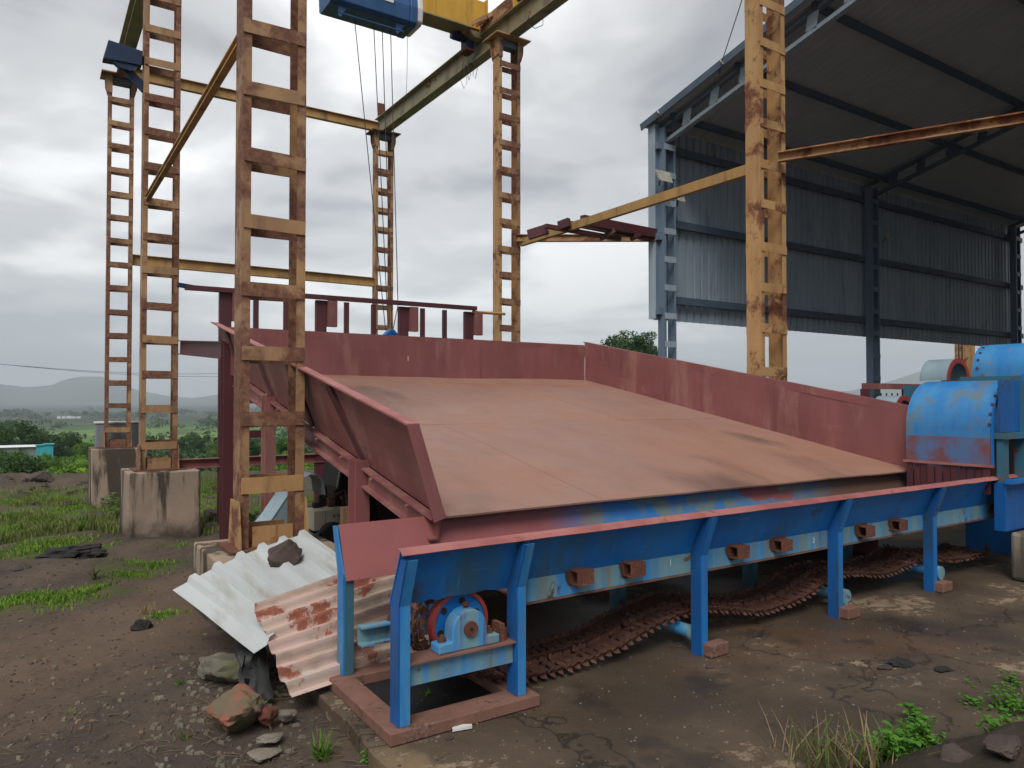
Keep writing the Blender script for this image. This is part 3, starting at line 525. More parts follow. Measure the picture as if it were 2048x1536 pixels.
# navy panel with strut on the middle left column
pn = thing('control_panel', 'navy metal panel on an arm beside the middle left column', 'panel', (1.05, Y2 - 0.1, 5.8))
pl = [atY(*q, Y2 - 0.12) for q in ((217, 79), (286, 102), (284, 131), (206, 116))]
MB().prism(pl, (0, 0.18, 0)).build('panel_box', 'navy', pn, bevel=0.008); MB().bar(atY(243, 128, Y2), atY(290, 180, Y2), 0.06, 0.11).build('strut', 'navy', pn); MB().bar(atY(238, 112, Y2 - 0.0), atY(292, 122, Y2), 0.05, 0.12).build('arm', 'navy', pn)
MB().prism([atY(*q, Y2 - 0.1) for q in ((226, 120), (280, 128), (262, 142), (240, 134))], (0, 0.12, 0)).build('bracket', 'navy', pn)

# ------------------------------------------------------------------ travelling crane, hoist, hook
zr = ZT + 0.52; YC = 12.58
cr_ = thing('crane', 'yellow travelling crane girder with end carriage on the right runway', 'crane', (XR, YC, zr))
g0, g1 = 2.2, XR + 0.02
MB().box(g0, g1, YC - 0.17, YC + 0.17, zr + 0.024, zr + 0.62).build('box_girder', 'crane_yellow', cr_, bevel=0.01)
MB().box(g1 + 0.002, g1 + 0.016, YC - 0.24, YC + 0.24, zr - 0.0, zr + 0.66).build('end_plate', 'crane_yellow', cr_)
for x in (4.0, 5.2, 6.4): MB().box(x, x + 0.012, YC - 0.178, YC - 0.172, zr + 0.03, zr + 0.6).build('stiffener', 'crane_yellow', cr_)
MB().box(g0, g1 - 0.35, YC - 0.22, YC + 0.22, zr - 0.004, zr + 0.022).build('lower_flange', 'runway_paint', cr_)
MB().prism([(g1 - 0.5, YC - 0.15, zr - 0.006), (g1 - 0.05, YC - 0.15, zr - 0.006), (g1 - 0.05, YC - 0.15, zr - 0.13), (g1 - 0.22, YC - 0.15, zr - 0.13)], (0, 0.3, 0)).build('haunch', 'runway_paint', cr_)
MB().box(XR - 0.115, XR - 0.10, 11.25, 13.15, zr - 0.05, zr + 0.2).build('end_carriage', 'rusty_beam', cr_); MB().box(XR + 0.10, XR + 0.115, 11.25, 13.15, zr - 0.05, zr + 0.2).build('end_carriage', 'rusty_beam', cr_); MB().box(XR - 0.099, XR + 0.099, 11.6, 12.95, zr + 0.12, zr + 0.19).build('carriage_web', 'rusty_beam', cr_)
for q in (11.45, 12.95): MB().cyl((XR - 0.07, q, zr + 0.10), (XR + 0.07, q, zr + 0.10), 0.10).build('wheel', 'dark_grease', cr_, smooth=True)
MB().box(XR - 0.10, XR + 0.10, 11.20, 11.246, zr - 0.04, zr + 0.28).build('buffer_plate', 'crane_yellow', cr_); MB().cyl((XR, 11.13, zr + 0.14), (XR, 11.198, zr + 0.14), 0.06).build('buffer', 'navy', cr_, smooth=True)
for q in range(3): MB().bar((XR - 0.34 + 0.1 * q, YC - 0.24, zr + 0.06), (XR - 0.13, 11.9 + 0.15 * q, zr + 0.12), 0.02, 0.09).build('brace', 'rusty_beam', cr_)
mt = thing('drive_motor', 'small dark-blue finned travel motor on the crane end carriage', 'motor', (7.2, 12.7, 8.55))
mc = V((7.28, 12.72, 8.76)); MB().cyl(mc, mc + V((-0.34, 0.05, 0.02)), 0.095, 18).build('body', 'navy', mt, smooth=True)
for q in range(6): MB().cyl(mc + V((-0.06 - q * 0.045, 0, 0.002)), mc + V((-0.075 - q * 0.045, 0, 0.003)), 0.112, 18).build('fin', 'navy', mt)
MB().box(7.20, 7.375, 12.60, 12.85, 8.50, 8.84).build('gearbox', 'navy', mt, bevel=0.015); MB().box(7.18, 7.38, 12.58, 12.87, 8.465, 8.498).build('mount_plate', 'rust', mt)
ht = thing('hoist', 'dark-blue rope hoist with white end cover hanging beside the crane girder', 'hoist', (4.85, 12.0, 8.1)); YH = 12.0; ZH = 8.11
prof_h = [(-0.30, 0.62), (-0.34, 0.30), (-0.31, 0.05), (-0.24, 0.0), (0.24, 0.0), (0.31, 0.05), (0.34, 0.30), (0.30, 0.62)]
MB().prism([(4.10, YH + a, ZH + c) for a, c in prof_h], (1.42, 0, 0)).build('drum_cover', 'hoist_blue', ht, bevel=0.012)
MB().prism([(5.525, YH + a * 1.03, ZH - 0.005 + c * 1.02) for a, c in prof_h], (0.14, 0, 0)).build('end_cover', 'hoist_blue', ht, bevel=0.02)
MB().prism([(5.67, YH + a * 0.97, ZH + 0.05 + c * 0.92) for a, c in prof_h], (0.12, 0, 0)).build('motor_cover', 'white_paint', ht, bevel=0.03)
MB().box(5.0, 5.2, YH - 0.345, YH - 0.325, ZH + 0.26, ZH + 0.36).build('rating_plate', 'white_paint', ht)
for x in (4.25, 5.30): MB().prism([(x, YH - 0.22, ZH - 0.002), (x + 0.16, YH - 0.22, ZH - 0.002), (x + 0.04, YH - 0.22, ZH - 0.19), (x, YH - 0.22, ZH - 0.17)], (0, 0.02, 0)).build('lug', 'hoist_blue', ht)
MB().cyl((4.25, YH - 0.21, ZH - 0.12), (5.46, YH - 0.21, ZH - 0.12), 0.018, 8).build('guide_rod', 'hoist_blue', ht)
for x in (4.4, 5.2): MB().box(x, x + 0.1, YH - 0.06, YC - 0.223, zr - 0.03, zr - 0.006).build('hanger', 'navy', ht); MB().box(x, x + 0.1, YH - 0.06, YH + 0.06, ZH + 0.6, zr - 0.032).build('hanger', 'navy', ht)
HK = atY(781, 662, 12.0)
rp = [((708, 26), (771, 660)), ((747, 40), (776, 655)), ((764, 46), (784, 655)), ((781, 53), (796, 610), (786, 660))]
for r_ in rp: MB().tube([atY(*q, 11.95) for q in r_], 0.0075, 6).build('rope', 'cable', ht)
MB().tube([atY(815, 66, 12.0), atY(814, 150, 12.0), atY(812, 200, 12.0)], 0.004, 5).build('pendant_cable', 'cable', ht)
hk = thing('hook_block', 'blue hook block hanging on ropes just behind the back wall of the table', 'hook', tuple(HK - V((0, 0, 0.45))))
pc = HK + V((0, 0, -0.10))
MB().prism([pc + V((a, -0.09, c)) for a, c in ((-0.17, -0.12), (-0.13, 0.03), (-0.03, 0.13), (0.03, 0.13), (0.13, 0.03), (0.17, -0.12), (0.1, -0.22), (-0.1, -0.22))], (0, 0.18, 0)).build('cheek_block', 'blue_paint', hk, bevel=0.02)
MB().cyl(pc + V((-0.10, -0.1, -0.02)), pc + V((-0.10, 0.1, -0.02)), 0.05).build('sheave', 'rust_dark', hk); MB().tube([pc + V((0.1 * math.sin(t), 0, -0.36 - 0.1 * math.cos(t))) for t in np.linspace(-3.0, 1.9, 14)], 0.022, 8).build('hook', 'dark_grease', hk, smooth=True); MB().cyl(pc + V((0, 0, -0.20)), pc + V((0, 0, -0.27)), 0.035).build('shank', 'dark_grease', hk)
def cable(name, label, pts, r=0.006, mat='cable', cat='cable', group=None):
    return tag(MB().tube([V(p) for p in pts], r, 6).build(name, mat, loc=pts[0]), label, cat, group)
def loop(pxs, yv): return [atX(*q, XR - 0.13) for q in pxs]
cable('hanging_cable', 'thin cable looped twice below the runway beam left of the crane column', loop([(927, 122), (921, 160), (928, 177), (934, 165), (931, 130), (938, 160), (941, 150), (936, 120)], 0), 0.005)
cable('hanging_cable', 'short cable hook dangling from the runway beam beside the column', loop([(950, 95), (946, 150), (951, 157), (955, 135)], 0), 0.005)
cable('hanging_cable', 'single cable loop hanging below the beam at the top edge', loop([(1058, 30), (1054, 46), (1070, 57), (1086, 50), (1086, 36)], 0), 0.006)
cable('guy_wire', 'thin guy wire rising from the shed roof edge past the top edge', [atX(1443, 126, 9.4), atX(1484, 0, 9.4), atX(1520, -110, 9.4)], 0.008)
# ------------------------------------------------------------------ feed table
TY0, TY1, TZ0, TZ1, TX0, TX1 = 3.68, 8.558, 0.837, 1.784, 1.965, 6.926
SL = (TZ1 - TZ0) / (TY1 - TY0)
def tz(y): return TZ0 + SL * (y - TY0)
ft = thing('feed_table', 'big maroon sloping feed table with side walls', 'feed table', (4.4, 6.1, 0))
fo = V(ft['_o'])
fl_ = MB().build  # noqa
def plate(x0, x1, y0, y1, parent, name='floor_plate', lift=0.0):
    g = 0.0012; mb = MB(); rows = []
    nx, ny = 15, 15
    for i in range(nx):
        row = []
        for j in range(ny):
            x = x0 + g + (x1 - x0 - 2 * g) * i / (nx - 1); y = y0 + g + (y1 - y0 - 2 * g) * j / (ny - 1)
            row.append((x, y, tz(y) + lift + 0.012 * mnoise.noise(Vector((x * 0.9, y * 0.9, 6))) + 0.004 * mnoise.noise(Vector((x * 2.7, y * 2.7, 2)))))
        rows.append(row)
    mb.shell(rows, 0.012); return mb.build(name, 'table_floor', parent, smooth=True)
for (x0, x1, y0, y1, lf) in ((TX0, 3.13, TY0, 5.92, 0), (3.13, 5.6, TY0, 5.92, 0.001), (5.6, TX1, TY0, 5.92, 0.0), (TX0, 3.75, 5.92, TY1, 0.002), (3.75, 5.3, 5.92, TY1, 0.001), (5.3, TX1, 5.92, TY1, 0.002)): plate(x0, x1, y0, y1, ft, lift=lf)
# left wing leaning outwards
def wing_pt(y, s):  # s 0 bottom, 1 top
    return V((TX0 - 0.168 * s, y, tz(y) - 0.005 + 0.525 * s))
YE = 8.95
lw = MB(); rows = [[wing_pt(y, s) for s in (1.0, 0.0)] for y in (TY0, YE)]
LW = lw.shell([[wing_pt(y, s) + V((0.022 * mnoise.noise(Vector((y * 1.4, s * 1.4, 2))) * s * (1 - s) * 4, 0, 0)) for s in np.linspace(0, 1, 8)] for y in np.linspace(TY0, YE, 30)], 0.01).build('left_wing', 'maroon', ft)
fdir = unit(wing_pt(YE, 1) - wing_pt(TY0, 1))
MB().bar(wing_pt(TY0, 1) + V((-0.03, 0, 0.002)), wing_pt(YE, 1) + V((-0.03, 0, 0.002)), 0.075, 0.012).build('top_flange', 'maroon_lip', LW)
MB().prism([wing_pt(TY0, 1) + V((0.0, -0.004, 0.0)), wing_pt(TY0, 0) + V((0, -0.004, 0)), wing_pt(TY0, 0) + V((-0.075, -0.004, -0.02)), wing_pt(TY0, 1) + V((-0.075, -0.004, 0.0))], (0, -0.012, 0)).build('end_flange', 'maroon', LW)
MB().chan(wing_pt(TY0 + 0.02, 0) + V((-0.02, 0, -0.07)), wing_pt(YE - 0.3, 0) + V((-0.02, 0, -0.07)), 0.13, 0.06, 0.012, side=-1).build('edge_beam', 'maroon', ft)
for yb, yt in ((4.80, 5.12), (5.95, 6.1), (7.09, 7.25), (8.3, 8.4)):
    MB().chan(wing_pt(yb, 0) + V((-0.025, 0, 0.0)), wing_pt(yt, 1) + V((-0.025, 0, -0.04)), 0.09, 0.055, 0.01, side=-1, up=(0, 1, 0)).build('stiffener', 'maroon_dark', LW)
for yy in (4.80, 7.09):
    MB().prism([(TX0 - 0.12, yy - 0.07, -0.25), (TX0 - 0.02, yy - 0.07, -0.25), (TX0 - 0.02, yy - 0.055, -0.25), (TX0 - 0.062, yy - 0.055, -0.25), (TX0 - 0.062, yy + 0.055, -0.25), (TX0 - 0.02, yy + 0.055, -0.25), (TX0 - 0.02, yy + 0.07, -0.25), (TX0 - 0.12, yy + 0.07, -0.25), (TX0 - 0.12, yy + 0.055, -0.25), (TX0 - 0.078, yy + 0.055, -0.25), (TX0 - 0.078, yy - 0.055, -0.25), (TX0 - 0.12, yy - 0.055, -0.25)], (0, 0, tz(yy) + 0.28)).build('post', 'maroon', ft)
# rear corner post, other posts
for x, y, zt_, mt_ in ((1.86, 8.62, 2.12, 'maroon_dark'), (4.4, 8.62, 1.7, 'maroon_dark'), (6.85, 8.62, 1.7, 'maroon_dark'), (6.85, 4.8, 0.98, 'maroon'), (4.4, 6.2, 1.2, 'maroon_dark')):
    MB().ibeam((x, y, -0.3), (x, y, zt_), 0.15, 0.14, 0.012, up=(0, 1, 0)).build('post', mt_, ft)
for z in (0.42, 1.05): MB().box(1.93, 2.03, 8.57, 8.66, z, z + 0.11).build('bracket', 'maroon', ft)
for y in (4.3, 5.6, 7.0, 8.3): MB().ibeam((TX0 + 0.02, y, tz(y) - 0.10), (TX1 - 0.02, y, tz(y) - 0.10), 0.15, 0.09, 0.01).build('floor_joist', 'maroon_dark', ft)
MB().box(3.0, TX1 - 0.1, 8.44, 8.46, -0.3, 1.62).build('rear_light_block', 'maroon_dark', ft); MB().box(TX1 - 0.09, TX1 - 0.07, 4.0, 8.43, -0.3, 0.75).build('side_light_block', 'maroon_dark', ft)  # unseen panels added to keep light out from under the table
# right wing and back wall
RW = MB().shell([[V((TX1 + 0.016 * mnoise.noise(Vector((y * 1.3, s * 1.5, 4))), y, tz(y) - 0.02 + (0.60 - 0.02 * (y - TY0) / 5) * s)) for s in np.linspace(0, 1, 7)] for y in np.linspace(TY0 + 0.02, TY1, 36)], 0.01).build('right_wing', 'maroon', ft)
MB().bar((TX1 + 0.03, TY0 + 0.02, tz(TY0) + 0.585), (TX1 + 0.03, TY1 + 0.03, tz(TY1) + 0.565), 0.075, 0.014).build('top_flange', 'maroon', RW)
MB().bar((TX1 - 0.004, TY0 + 0.02, tz(TY0) + 0.545), (TX1 - 0.004, TY1, tz(TY1) + 0.525), 0.008, 0.07).build('rim_strip', 'maroon', RW)
BW = MB().shell([[V((x, TY1 + 0.016 * mnoise.noise(Vector((x * 1.3, s * 1.5, 9))) - 0.006, tz(TY1) - 0.02 + 0.525 * s)) for s in np.linspace(0, 1, 7)] for x in np.linspace(TX0 - 0.1, TX1 - 0.006, 36)], -0.01).build('back_wall', 'maroon', ft)
MB().bar((TX0 - 0.12, TY1 + 0.03, tz(TY1) + 0.512), (TX1 - 0.02, TY1 + 0.03, tz(TY1) + 0.512), 0.075, 0.014).build('top_flange', 'maroon', BW)
MB().bar((TX0 - 0.1, TY1 - 0.006, tz(TY1) + 0.482), (TX1 - 0.02, TY1 - 0.006, tz(TY1) + 0.482), 0.008, 0.045).build('rim_strip', 'maroon', BW)
for yy in (5.2, 6.9):
    MB().bar((TX1 - 0.020, yy, tz(yy) + 0.01), (TX1 - 0.020, yy + 0.02, tz(yy) + 0.52), 0.004, 0.006, up=(0, 1, 0)).build('weld_seam', 'maroon', RW)
for xx in (3.4, 5.1):
    MB().bar((xx, TY1 - 0.026, tz(TY1) + 0.01), (xx + 0.01, TY1 - 0.026, tz(TY1) + 0.46), 0.008, 0.006, up=(0, 1, 0)).build('weld_seam', 'maroon', BW)
for yy in np.arange(4.0, 8.4, 0.55):
    MB().cyl((TX0 - 0.095, yy, tz(yy) - 0.035), (TX0 - 0.08, yy, tz(yy) - 0.035), 0.012, 6).build('bolt', 'maroon_lip', ft)
MB().bar((TX1 - 0.014, TY1 - 0.012, tz(TY1)), (TX1 - 0.014, TY1 - 0.012, tz(TY1) + 0.5), 0.008, 0.008, up=(0, 1, 0)).build('weld_seam', 'white_paint', BW)
MB().box(4.02, 4.035, TY1 - 0.016, TY1 - 0.011, tz(TY1) + 0.20, tz(TY1) + 0.26).build('chalk_mark', 'cream_panel', BW)
beam('tie_beam', 'short dark maroon beam from the table corner post to the middle left column', (1.84, 8.70, 2.05), (1.80, Y2 - 0.2, 2.24), 0.20, 0.1, 'maroon_dark', group='tie beams')
# walkway frame behind the table
wf = thing('walkway_frame', 'maroon walkway frame with upright posts behind the feed table', 'frame', (4.4, Y2 - 0.1, 0))
YW = Y2 - 0.12
MB().bar((XL + 0.32, YW, 3.12), atY(952, 617, YW), 0.09, 0.07).build('top_rail', 'maroon_dark', wf); MB().bar((XL + 0.22, YW, 3.15), (XL + 0.42, YW, 3.13), 0.07, 0.06).build('rail_end', 'navy', wf)
def zrail(px): return np.interp(px, [372, 950], [572, 617])
for px, wpx in ((440, 1), (632, 1), (797, 1), (928, 1)):
    p = atY(px + 12, zrail(px) + 8, YW); MB().chan((p[0], YW + 0.02, -0.5), (p[0], YW + 0.02, p[2]), 0.17, 0.08, 0.012, side=1, up=(1, 0, 0)).build('post', 'maroon_dark', wf); MB().box(p[0] + 0.09, p[0] + 0.24, YW - 0.05, YW + 0.05, p[2] - 0.42, p[2] - 0.0).build('bracket', 'maroon', wf)
for px in (512, 572, 693, 747, 845, 889):
    p = atY(px, zrail(px) + 8, YW); MB().bar((p[0], YW, 1.55), (p[0], YW, p[2]), 0.075, 0.05, up=(0, 1, 0)).build('baluster', 'maroon_dark', wf)
MB().bar((2.6, YW, 1.5), (6.9, YW, 1.5), 0.1, 0.14).build('bottom_rail', 'maroon_dark', wf)
MB().bar((2.2, 10.4, 1.02), (2.75, 10.4, 1.02), 0.1, 0.1).build('low_rail', 'maroon_dark', wf); MB().bar((2.75, 10.4, -0.4), (2.75, 10.4, 0.97), 0.09, 0.08, up=(0, 1, 0)).build('low_post', 'maroon_dark', wf); MB().bar((2.2, 10.4, -0.4), (2.2, 10.4, 0.97), 0.09, 0.08, up=(0, 1, 0)).build('low_post', 'maroon_dark', wf)
cable('pipe', 'thin yellow pipe from walkway rail end to the crane column', [atY(945, 624, YW), atY(1010, 628, Y2 - 0.16)], 0.028, 'yellow_beam', 'pipe')

# ------------------------------------------------------------------ blue slat conveyor
CX0, CX1 = 1.36, 7.6; YN, YF = 3.07, 3.68; ZB, ZK, ZL = 0.475, 0.59, 0.835; FL_ = 0.115
cv = thing('conveyor', 'long blue steel trough conveyor with maroon lip along the table front', 'conveyor', (1.7, 3.38, 0))
rag = [(x, 0.56 + 0.012 * random.random()) for x in np.linspace(CX0, 2.02, 14)]
t1 = MB(); t1.shell([[V((x, YN - FL_, ZL)), V((x, YN - FL_ * 0.5, (ZL + zb_) / 2)), V((x, YN + 0.005, zb_))] for x, zb_ in rag], -0.008); t1.build('tail_side_plate', 'blue_paint', cv)
t2 = MB(); t2.shell([[V((x, YN - FL_, ZL)), V((x, YN - FL_ * 0.5, (ZL + ZK) / 2)), V((x, YN, ZK))] for x in np.linspace(2.025, CX1, 24)], -0.008); t2.build('upper_side_plate', 'blue_paint', cv)
lb_ = MB(); lb_.box(2.03, CX1, YN, YN + 0.008, ZB, ZK + 0.004); LB = lb_.build('lower_side_band', 'blue_faded', cv)
MB().box(2.03, CX1, YN - 0.004, YN + 0.06, ZB - 0.012, ZB - 0.002).build('band_flange', 'base_brown', LB)
lp = MB(); npt = 40; lx = np.linspace(CX0 - 0.01, CX1 - 0.3, npt)
lp.shell([[V((x, YN - FL_ + 0.012, ZL + 0.012)), V((x, YN - FL_ - 0.022, ZL + 0.006 + 0.003 * mnoise.noise(Vector((x * 5, 0, 0))))), V((x, YN - FL_ - 0.040 + 0.004 * mnoise.noise(Vector((x * 7, 1, 0))), ZL - 0.012 + 0.004 * mnoise.noise(Vector((x * 6, 3, 0)))))] for x in lx], -0.005); lp.build('lip', 'maroon_lip', cv)
fl2 = MB(); fl2.shell([[V((x, YF + 0.005, 0.55)), V((x, YF + FL_, ZL - 0.006))] for x in np.linspace(CX0 + 0.025, CX1, 30)], -0.006); fl2.build('far_liner', 'liner', cv)
MB().box(2.1, CX1, YN + 0.02, YF - 0.02, ZB, ZB + 0.01).build('trough_bed', 'rust_dark', cv)
MB().box(2.03, CX1, YF + 0.006, YF + 0.014, ZB, 0.57).build('far_side_band', 'blue_faded', cv)
def leg(x, yside, s, name='leg', mat='blue_leg', z0=0.06, wid=0.058, top=ZL - 0.02, dep=0.10, fmat=None):
    # bent channel, web facing the tail end: vertical up to the kink, then flaring outwards; s=-1 near side
    c = MB(); cf = MB(); th = 0.009; g = s * 0.003 if s < 0 else 0.016
    for (a0, za), (a1, zb_) in (((0, z0), (0, ZK - 0.005)), ((0, ZK - 0.005), (FL_ - 0.005, top))):
        ya, yb = yside + s * a0 + g, yside + s * a1 + g; f = s * dep; d2 = f * (0.62 if top == zb_ else 1)
        def slab(c_, x0, x1, p0, p1, q0, q1):
            c_.add([(x0, p0, za), (x1, p0, za), (x1, p1, za), (x0, p1, za), (x0, q0, zb_), (x1, q0, zb_), (x1, q1, zb_), (x0, q1, zb_)], [(0, 1, 2, 3), (7, 6, 5, 4), (0, 4, 5, 1), (1, 5, 6, 2), (2, 6, 7, 3), (3, 7, 4, 0)])
        slab(c, x, x + th, ya, ya + f, yb, yb + d2)
        slab(cf, x + th, x + wid, ya + f - s * th, ya + f, yb + d2 - s * th, yb + d2)
        if s < 0 or a1 == 0: slab(cf, x + th, x + wid, ya, ya + s * th, yb, yb + s * th)
    lg = c.build(name, mat, cv); cf.build('leg_flange', fmat or mat, lg); return lg
leg(1.362, YN, -1, wid=0.058, dep=0.085, top=ZL - 0.035, mat='blue_deep', fmat='blue_leg'); leg(1.985, YN, -1, wid=0.055, dep=0.085, top=ZL - 0.03, mat='blue_deep', fmat='blue_leg')  # webs darker than flanges: side shade put into the blue
for x in (3.28, 4.63, 5.88): leg(x, YN, -1, mat='blue_deep', fmat='blue_paint', z0=0.0, wid=0.06, dep=0.075)
leg(1.375, YF, 1, wid=0.06, dep=0.085, mat='blue_leg', fmat='teal_dirty')
for x in (1.99, 3.28, 4.63, 5.88): leg(x, YF, 1, mat='teal_dirty', z0=0.0)
# base frame under the tail
bf = MB(); zt_ = 0.058
bf.box(1.31, 2.10, 2.945, 3.085, 0.004, zt_); BFa = bf.build('base_channel', 'base_brown', cv, bevel=0.004)
MB().box(1.31, 2.10, 3.66, 3.78, 0.004, zt_).build('base_channel', 'base_brown', cv, bevel=0.004)
MB().box(1.31, 1.43, 3.087, 3.658, 0.004, zt_ - 0.002).build('base_channel', 'base_brown', cv, bevel=0.004); MB().box(1.98, 2.10, 3.087, 3.658, 0.004, zt_ - 0.002).build('base_channel', 'base_brown', cv, bevel=0.004)
MB().box(1.44, 1.97, 3.09, 3.655, 0.003, 0.006).build('frame_floor', 'black', cv)  # flat black sheet inside the base frame
# cross beam with pillow block and tail pulley
zbm = 0.315
MB().chan((1.372, YN - 0.055, zbm - 0.05), (1.984, YN - 0.055, zbm - 0.05), 0.10, 0.06, 0.01, side=-1).build('bearing_beam', 'blue_faded', cv); MB().box(1.373, 1.984, YN - 0.085, YN + 0.05, zbm + 0.001, zbm + 0.009).build('bearing_shelf', 'base_brown', cv)
MB().chan((1.449, YF + 0.0, zbm - 0.05), (1.983, YF + 0.0, zbm - 0.05), 0.10, 0.06, 0.01, side=1).build('bearing_beam', 'blue_faded', cv)
PX, PZ = 1.745, 0.42
pb = MB(); arc = [(PX + 0.092 * math.cos(a), PZ + 0.088 * math.sin(a)) for a in np.linspace(0, math.pi, 15)]
po = [(PX + 0.165, zbm + 0.01), (PX + 0.165, zbm + 0.052), (PX + 0.095, zbm + 0.056)] + arc + [(PX - 0.095, zbm + 0.056), (PX - 0.165, zbm + 0.052), (PX - 0.165, zbm + 0.01)]
PB = pb.prism([(x, YN - 0.055, z) for x, z in po], (0, 0.085, 0)).build('pillow_block', 'blue_faded', cv, bevel=0.006)
MB().cyl((PX, YN - 0.068, PZ), (PX, YN + 0.05, PZ), 0.036, 20).build('shaft_end', 'rust', PB, smooth=True); MB().cyl((PX, YN - 0.0705, PZ), (PX, YN - 0.069, PZ), 0.009, 10).build('shaft_centre', 'black', PB)
for s in (-1, 1):
    MB().cyl((PX + s * 0.128, YN - 0.012, zbm + 0.05), (PX + s * 0.128, YN - 0.012, zbm + 0.085), 0.011, 8).build('bolt', 'rust', PB); MB().cyl((PX + s * 0.128, YN - 0.012, zbm + 0.054), (PX + s * 0.128, YN - 0.012, zbm + 0.072), 0.021, 6).build('nut', 'rust', PB)
MB().cyl((PX, YN - 0.012, PZ + 0.085), (PX, YN - 0.012, PZ + 0.115), 0.011, 8).build('grease_nipple', 'rust_dark', PB); MB().cyl((PX, YN - 0.012, PZ + 0.100), (PX, YN - 0.012, PZ + 0.108), 0.018, 6).build('nipple_nut', 'rust_dark', PB)
MB().box(PX + 0.172, PX + 0.196, YN - 0.05, YN + 0.03, zbm + 0.01, zbm + 0.095).build('stop_block', 'rust', cv); MB().box(PX + 0.197, PX + 0.215, YN - 0.04, YN + 0.02, zbm + 0.01, zbm + 0.07).build('stop_block', 'rust', cv)
pu = MB(); Yp = YN + 0.045; PR = 0.155
def annulus(mb, x, z, y0, y1, ro, ri, n=36, a0=0, a1=2 * math.pi):
    vs_, fs = [], []; full = abs(a1 - a0 - 2 * math.pi) < 1e-6; k_ = n if full else n + 1
    for i in range(k_):
        a = a0 + (a1 - a0) * i / n
        for y, r in ((y0, ro), (y1, ro), (y1, ri), (y0, ri)): vs_.append((x + r * math.cos(a), y, z + r * math.sin(a)))
    for i in range(n):
        j = (i + 1) % k_
        for q in range(4): fs.append((i * 4 + q, i * 4 + (q + 1) % 4, j * 4 + (q + 1) % 4, j * 4 + q))
    if not full: fs += [(0, 1, 2, 3), (n * 4 + 3, n * 4 + 2, n * 4 + 1, n * 4)]
    return mb.add(vs_, fs)
PU = annulus(MB(), PX + 0.005, PZ, Yp, Yp + 0.05, PR, PR - 0.018).build('pulley_rim', 'red_rim', cv, smooth=True)
dk = annulus(MB(), PX + 0.005, PZ, Yp + 0.012, Yp + 0.03, PR - 0.0185, 0.05).build('pulley_disc', 'blue_paint', PU, smooth=True); MB().cyl((PX + 0.005, Yp - 0.012, PZ), (PX + 0.005, Yp + 0.5, PZ), 0.055, 20).build('hub', 'blue_paint', PU, smooth=True)
for a in np.arange(6) * math.pi / 3 + 0.35: MB().cyl((PX + 0.105 * math.cos(a), Yp + 0.010, PZ + 0.105 * math.sin(a)), (PX + 0.105 * math.cos(a), Yp + 0.0125, PZ + 0.105 * math.sin(a)), 0.017, 14).build('lightening_hole', 'black', PU)
# chain slats wrapped round the tail and hanging below
slat_src = None
def slat_mesh():
    mb = MB(); mb.box(-0.020, 0.016, 0.0, 0.155, -0.006, 0.0)
    for y in (0.035, 0.110): mb.box(-0.032, 0.032, y, y + 0.008, -0.024, 0.004); mb.box(-0.028, 0.036, y + 0.012, y + 0.019, -0.022, 0.003)
    mb.cyl((0.0, 0.02, -0.012), (0.0, 0.145, -0.012), 0.010, 8)
    for y, o in ((0.0, -0.016), (0.155, 0.014)):
        P = [(-0.024, y, -0.004), (0.020, y, -0.004), (0.024, y + o, 0.030), (0.006, y + o * 0.7, 0.020), (-0.006, y + o * 1.2, 0.040), (-0.020, y + o, 0.024)]; Q_ = [(x_, y_ + (0.006 if o < 0 else -0.006), z_) for x_, y_, z_ in P]
        mb.add(P + Q_, [(0, 1, 2, 3, 4, 5), (11, 10, 9, 8, 7, 6)] + [(i, (i + 1) % 6, 6 + (i + 1) % 6, 6 + i) for i in range(6)])
        P = [(-0.022, y, -0.006), (0.014, y, -0.006), (0.010, y + o * 1.3, -0.034), (-0.012, y + o * 0.8, -0.024)]; Q_ = [(x_, y_ + (0.006 if o < 0 else -0.006), z_) for x_, y_, z_ in P]
        mb.add(P + Q_, [(0, 1, 2, 3), (7, 6, 5, 4)] + [(i, (i + 1) % 4, 4 + (i + 1) % 4, 4 + i) for i in range(4)])
    return mb
def chain(pts, ystart, n_at=0.074, wid=1.0, mat='rust_chain'):
    global slat_src
    P = [V(p) for p in pts]
    # Catmull-Rom resample
    fine = []
    for i in range(len(P) - 1):
        p0, p1, p2, p3 = P[max(i - 1, 0)], P[i], P[i + 1], P[min(i + 2, len(P) - 1)]
        for t in np.linspace(0, 1, 30, endpoint=False): fine.append(0.5 * ((2 * p1) + (-p0 + p2) * t + (2 * p0 - 5 * p1 + 4 * p2 - p3) * t * t + (-p0 + 3 * p1 - 3 * p2 + p3) * t ** 3))
    fine.append(P[-1]); fine = np.array(fine); seg = np.linalg.norm(np.diff(fine, axis=0), axis=1); cum = np.concatenate([[0], np.cumsum(seg)])
    k_ = 0
    for d in np.arange(0.02, cum[-1], n_at):
        p = np.array([np.interp(d, cum, fine[:, q]) for q in range(3)]); p2 = np.array([np.interp(min(d + 0.03, cum[-1]), cum, fine[:, q]) for q in range(3)]); dd = p2 - p
        if slat_src is None: slat_src = slat_mesh().build('chain_slat', mat, None); c = slat_src; c.parent = cv
        else: c = slat_src.copy(); COL.objects.link(c); c.parent = cv
        c.location = p - V(cv['_o']) + V((0, random.uniform(-0.008, 0.008), 0)); c.rotation_euler = (random.uniform(-0.04, 0.04), -math.atan2(dd[2], dd[0]) + random.uniform(-0.22, 0.22), random.uniform(-0.07, 0.07)); c.scale = (1.1, wid, 0.68)
yc = YN + 0.11
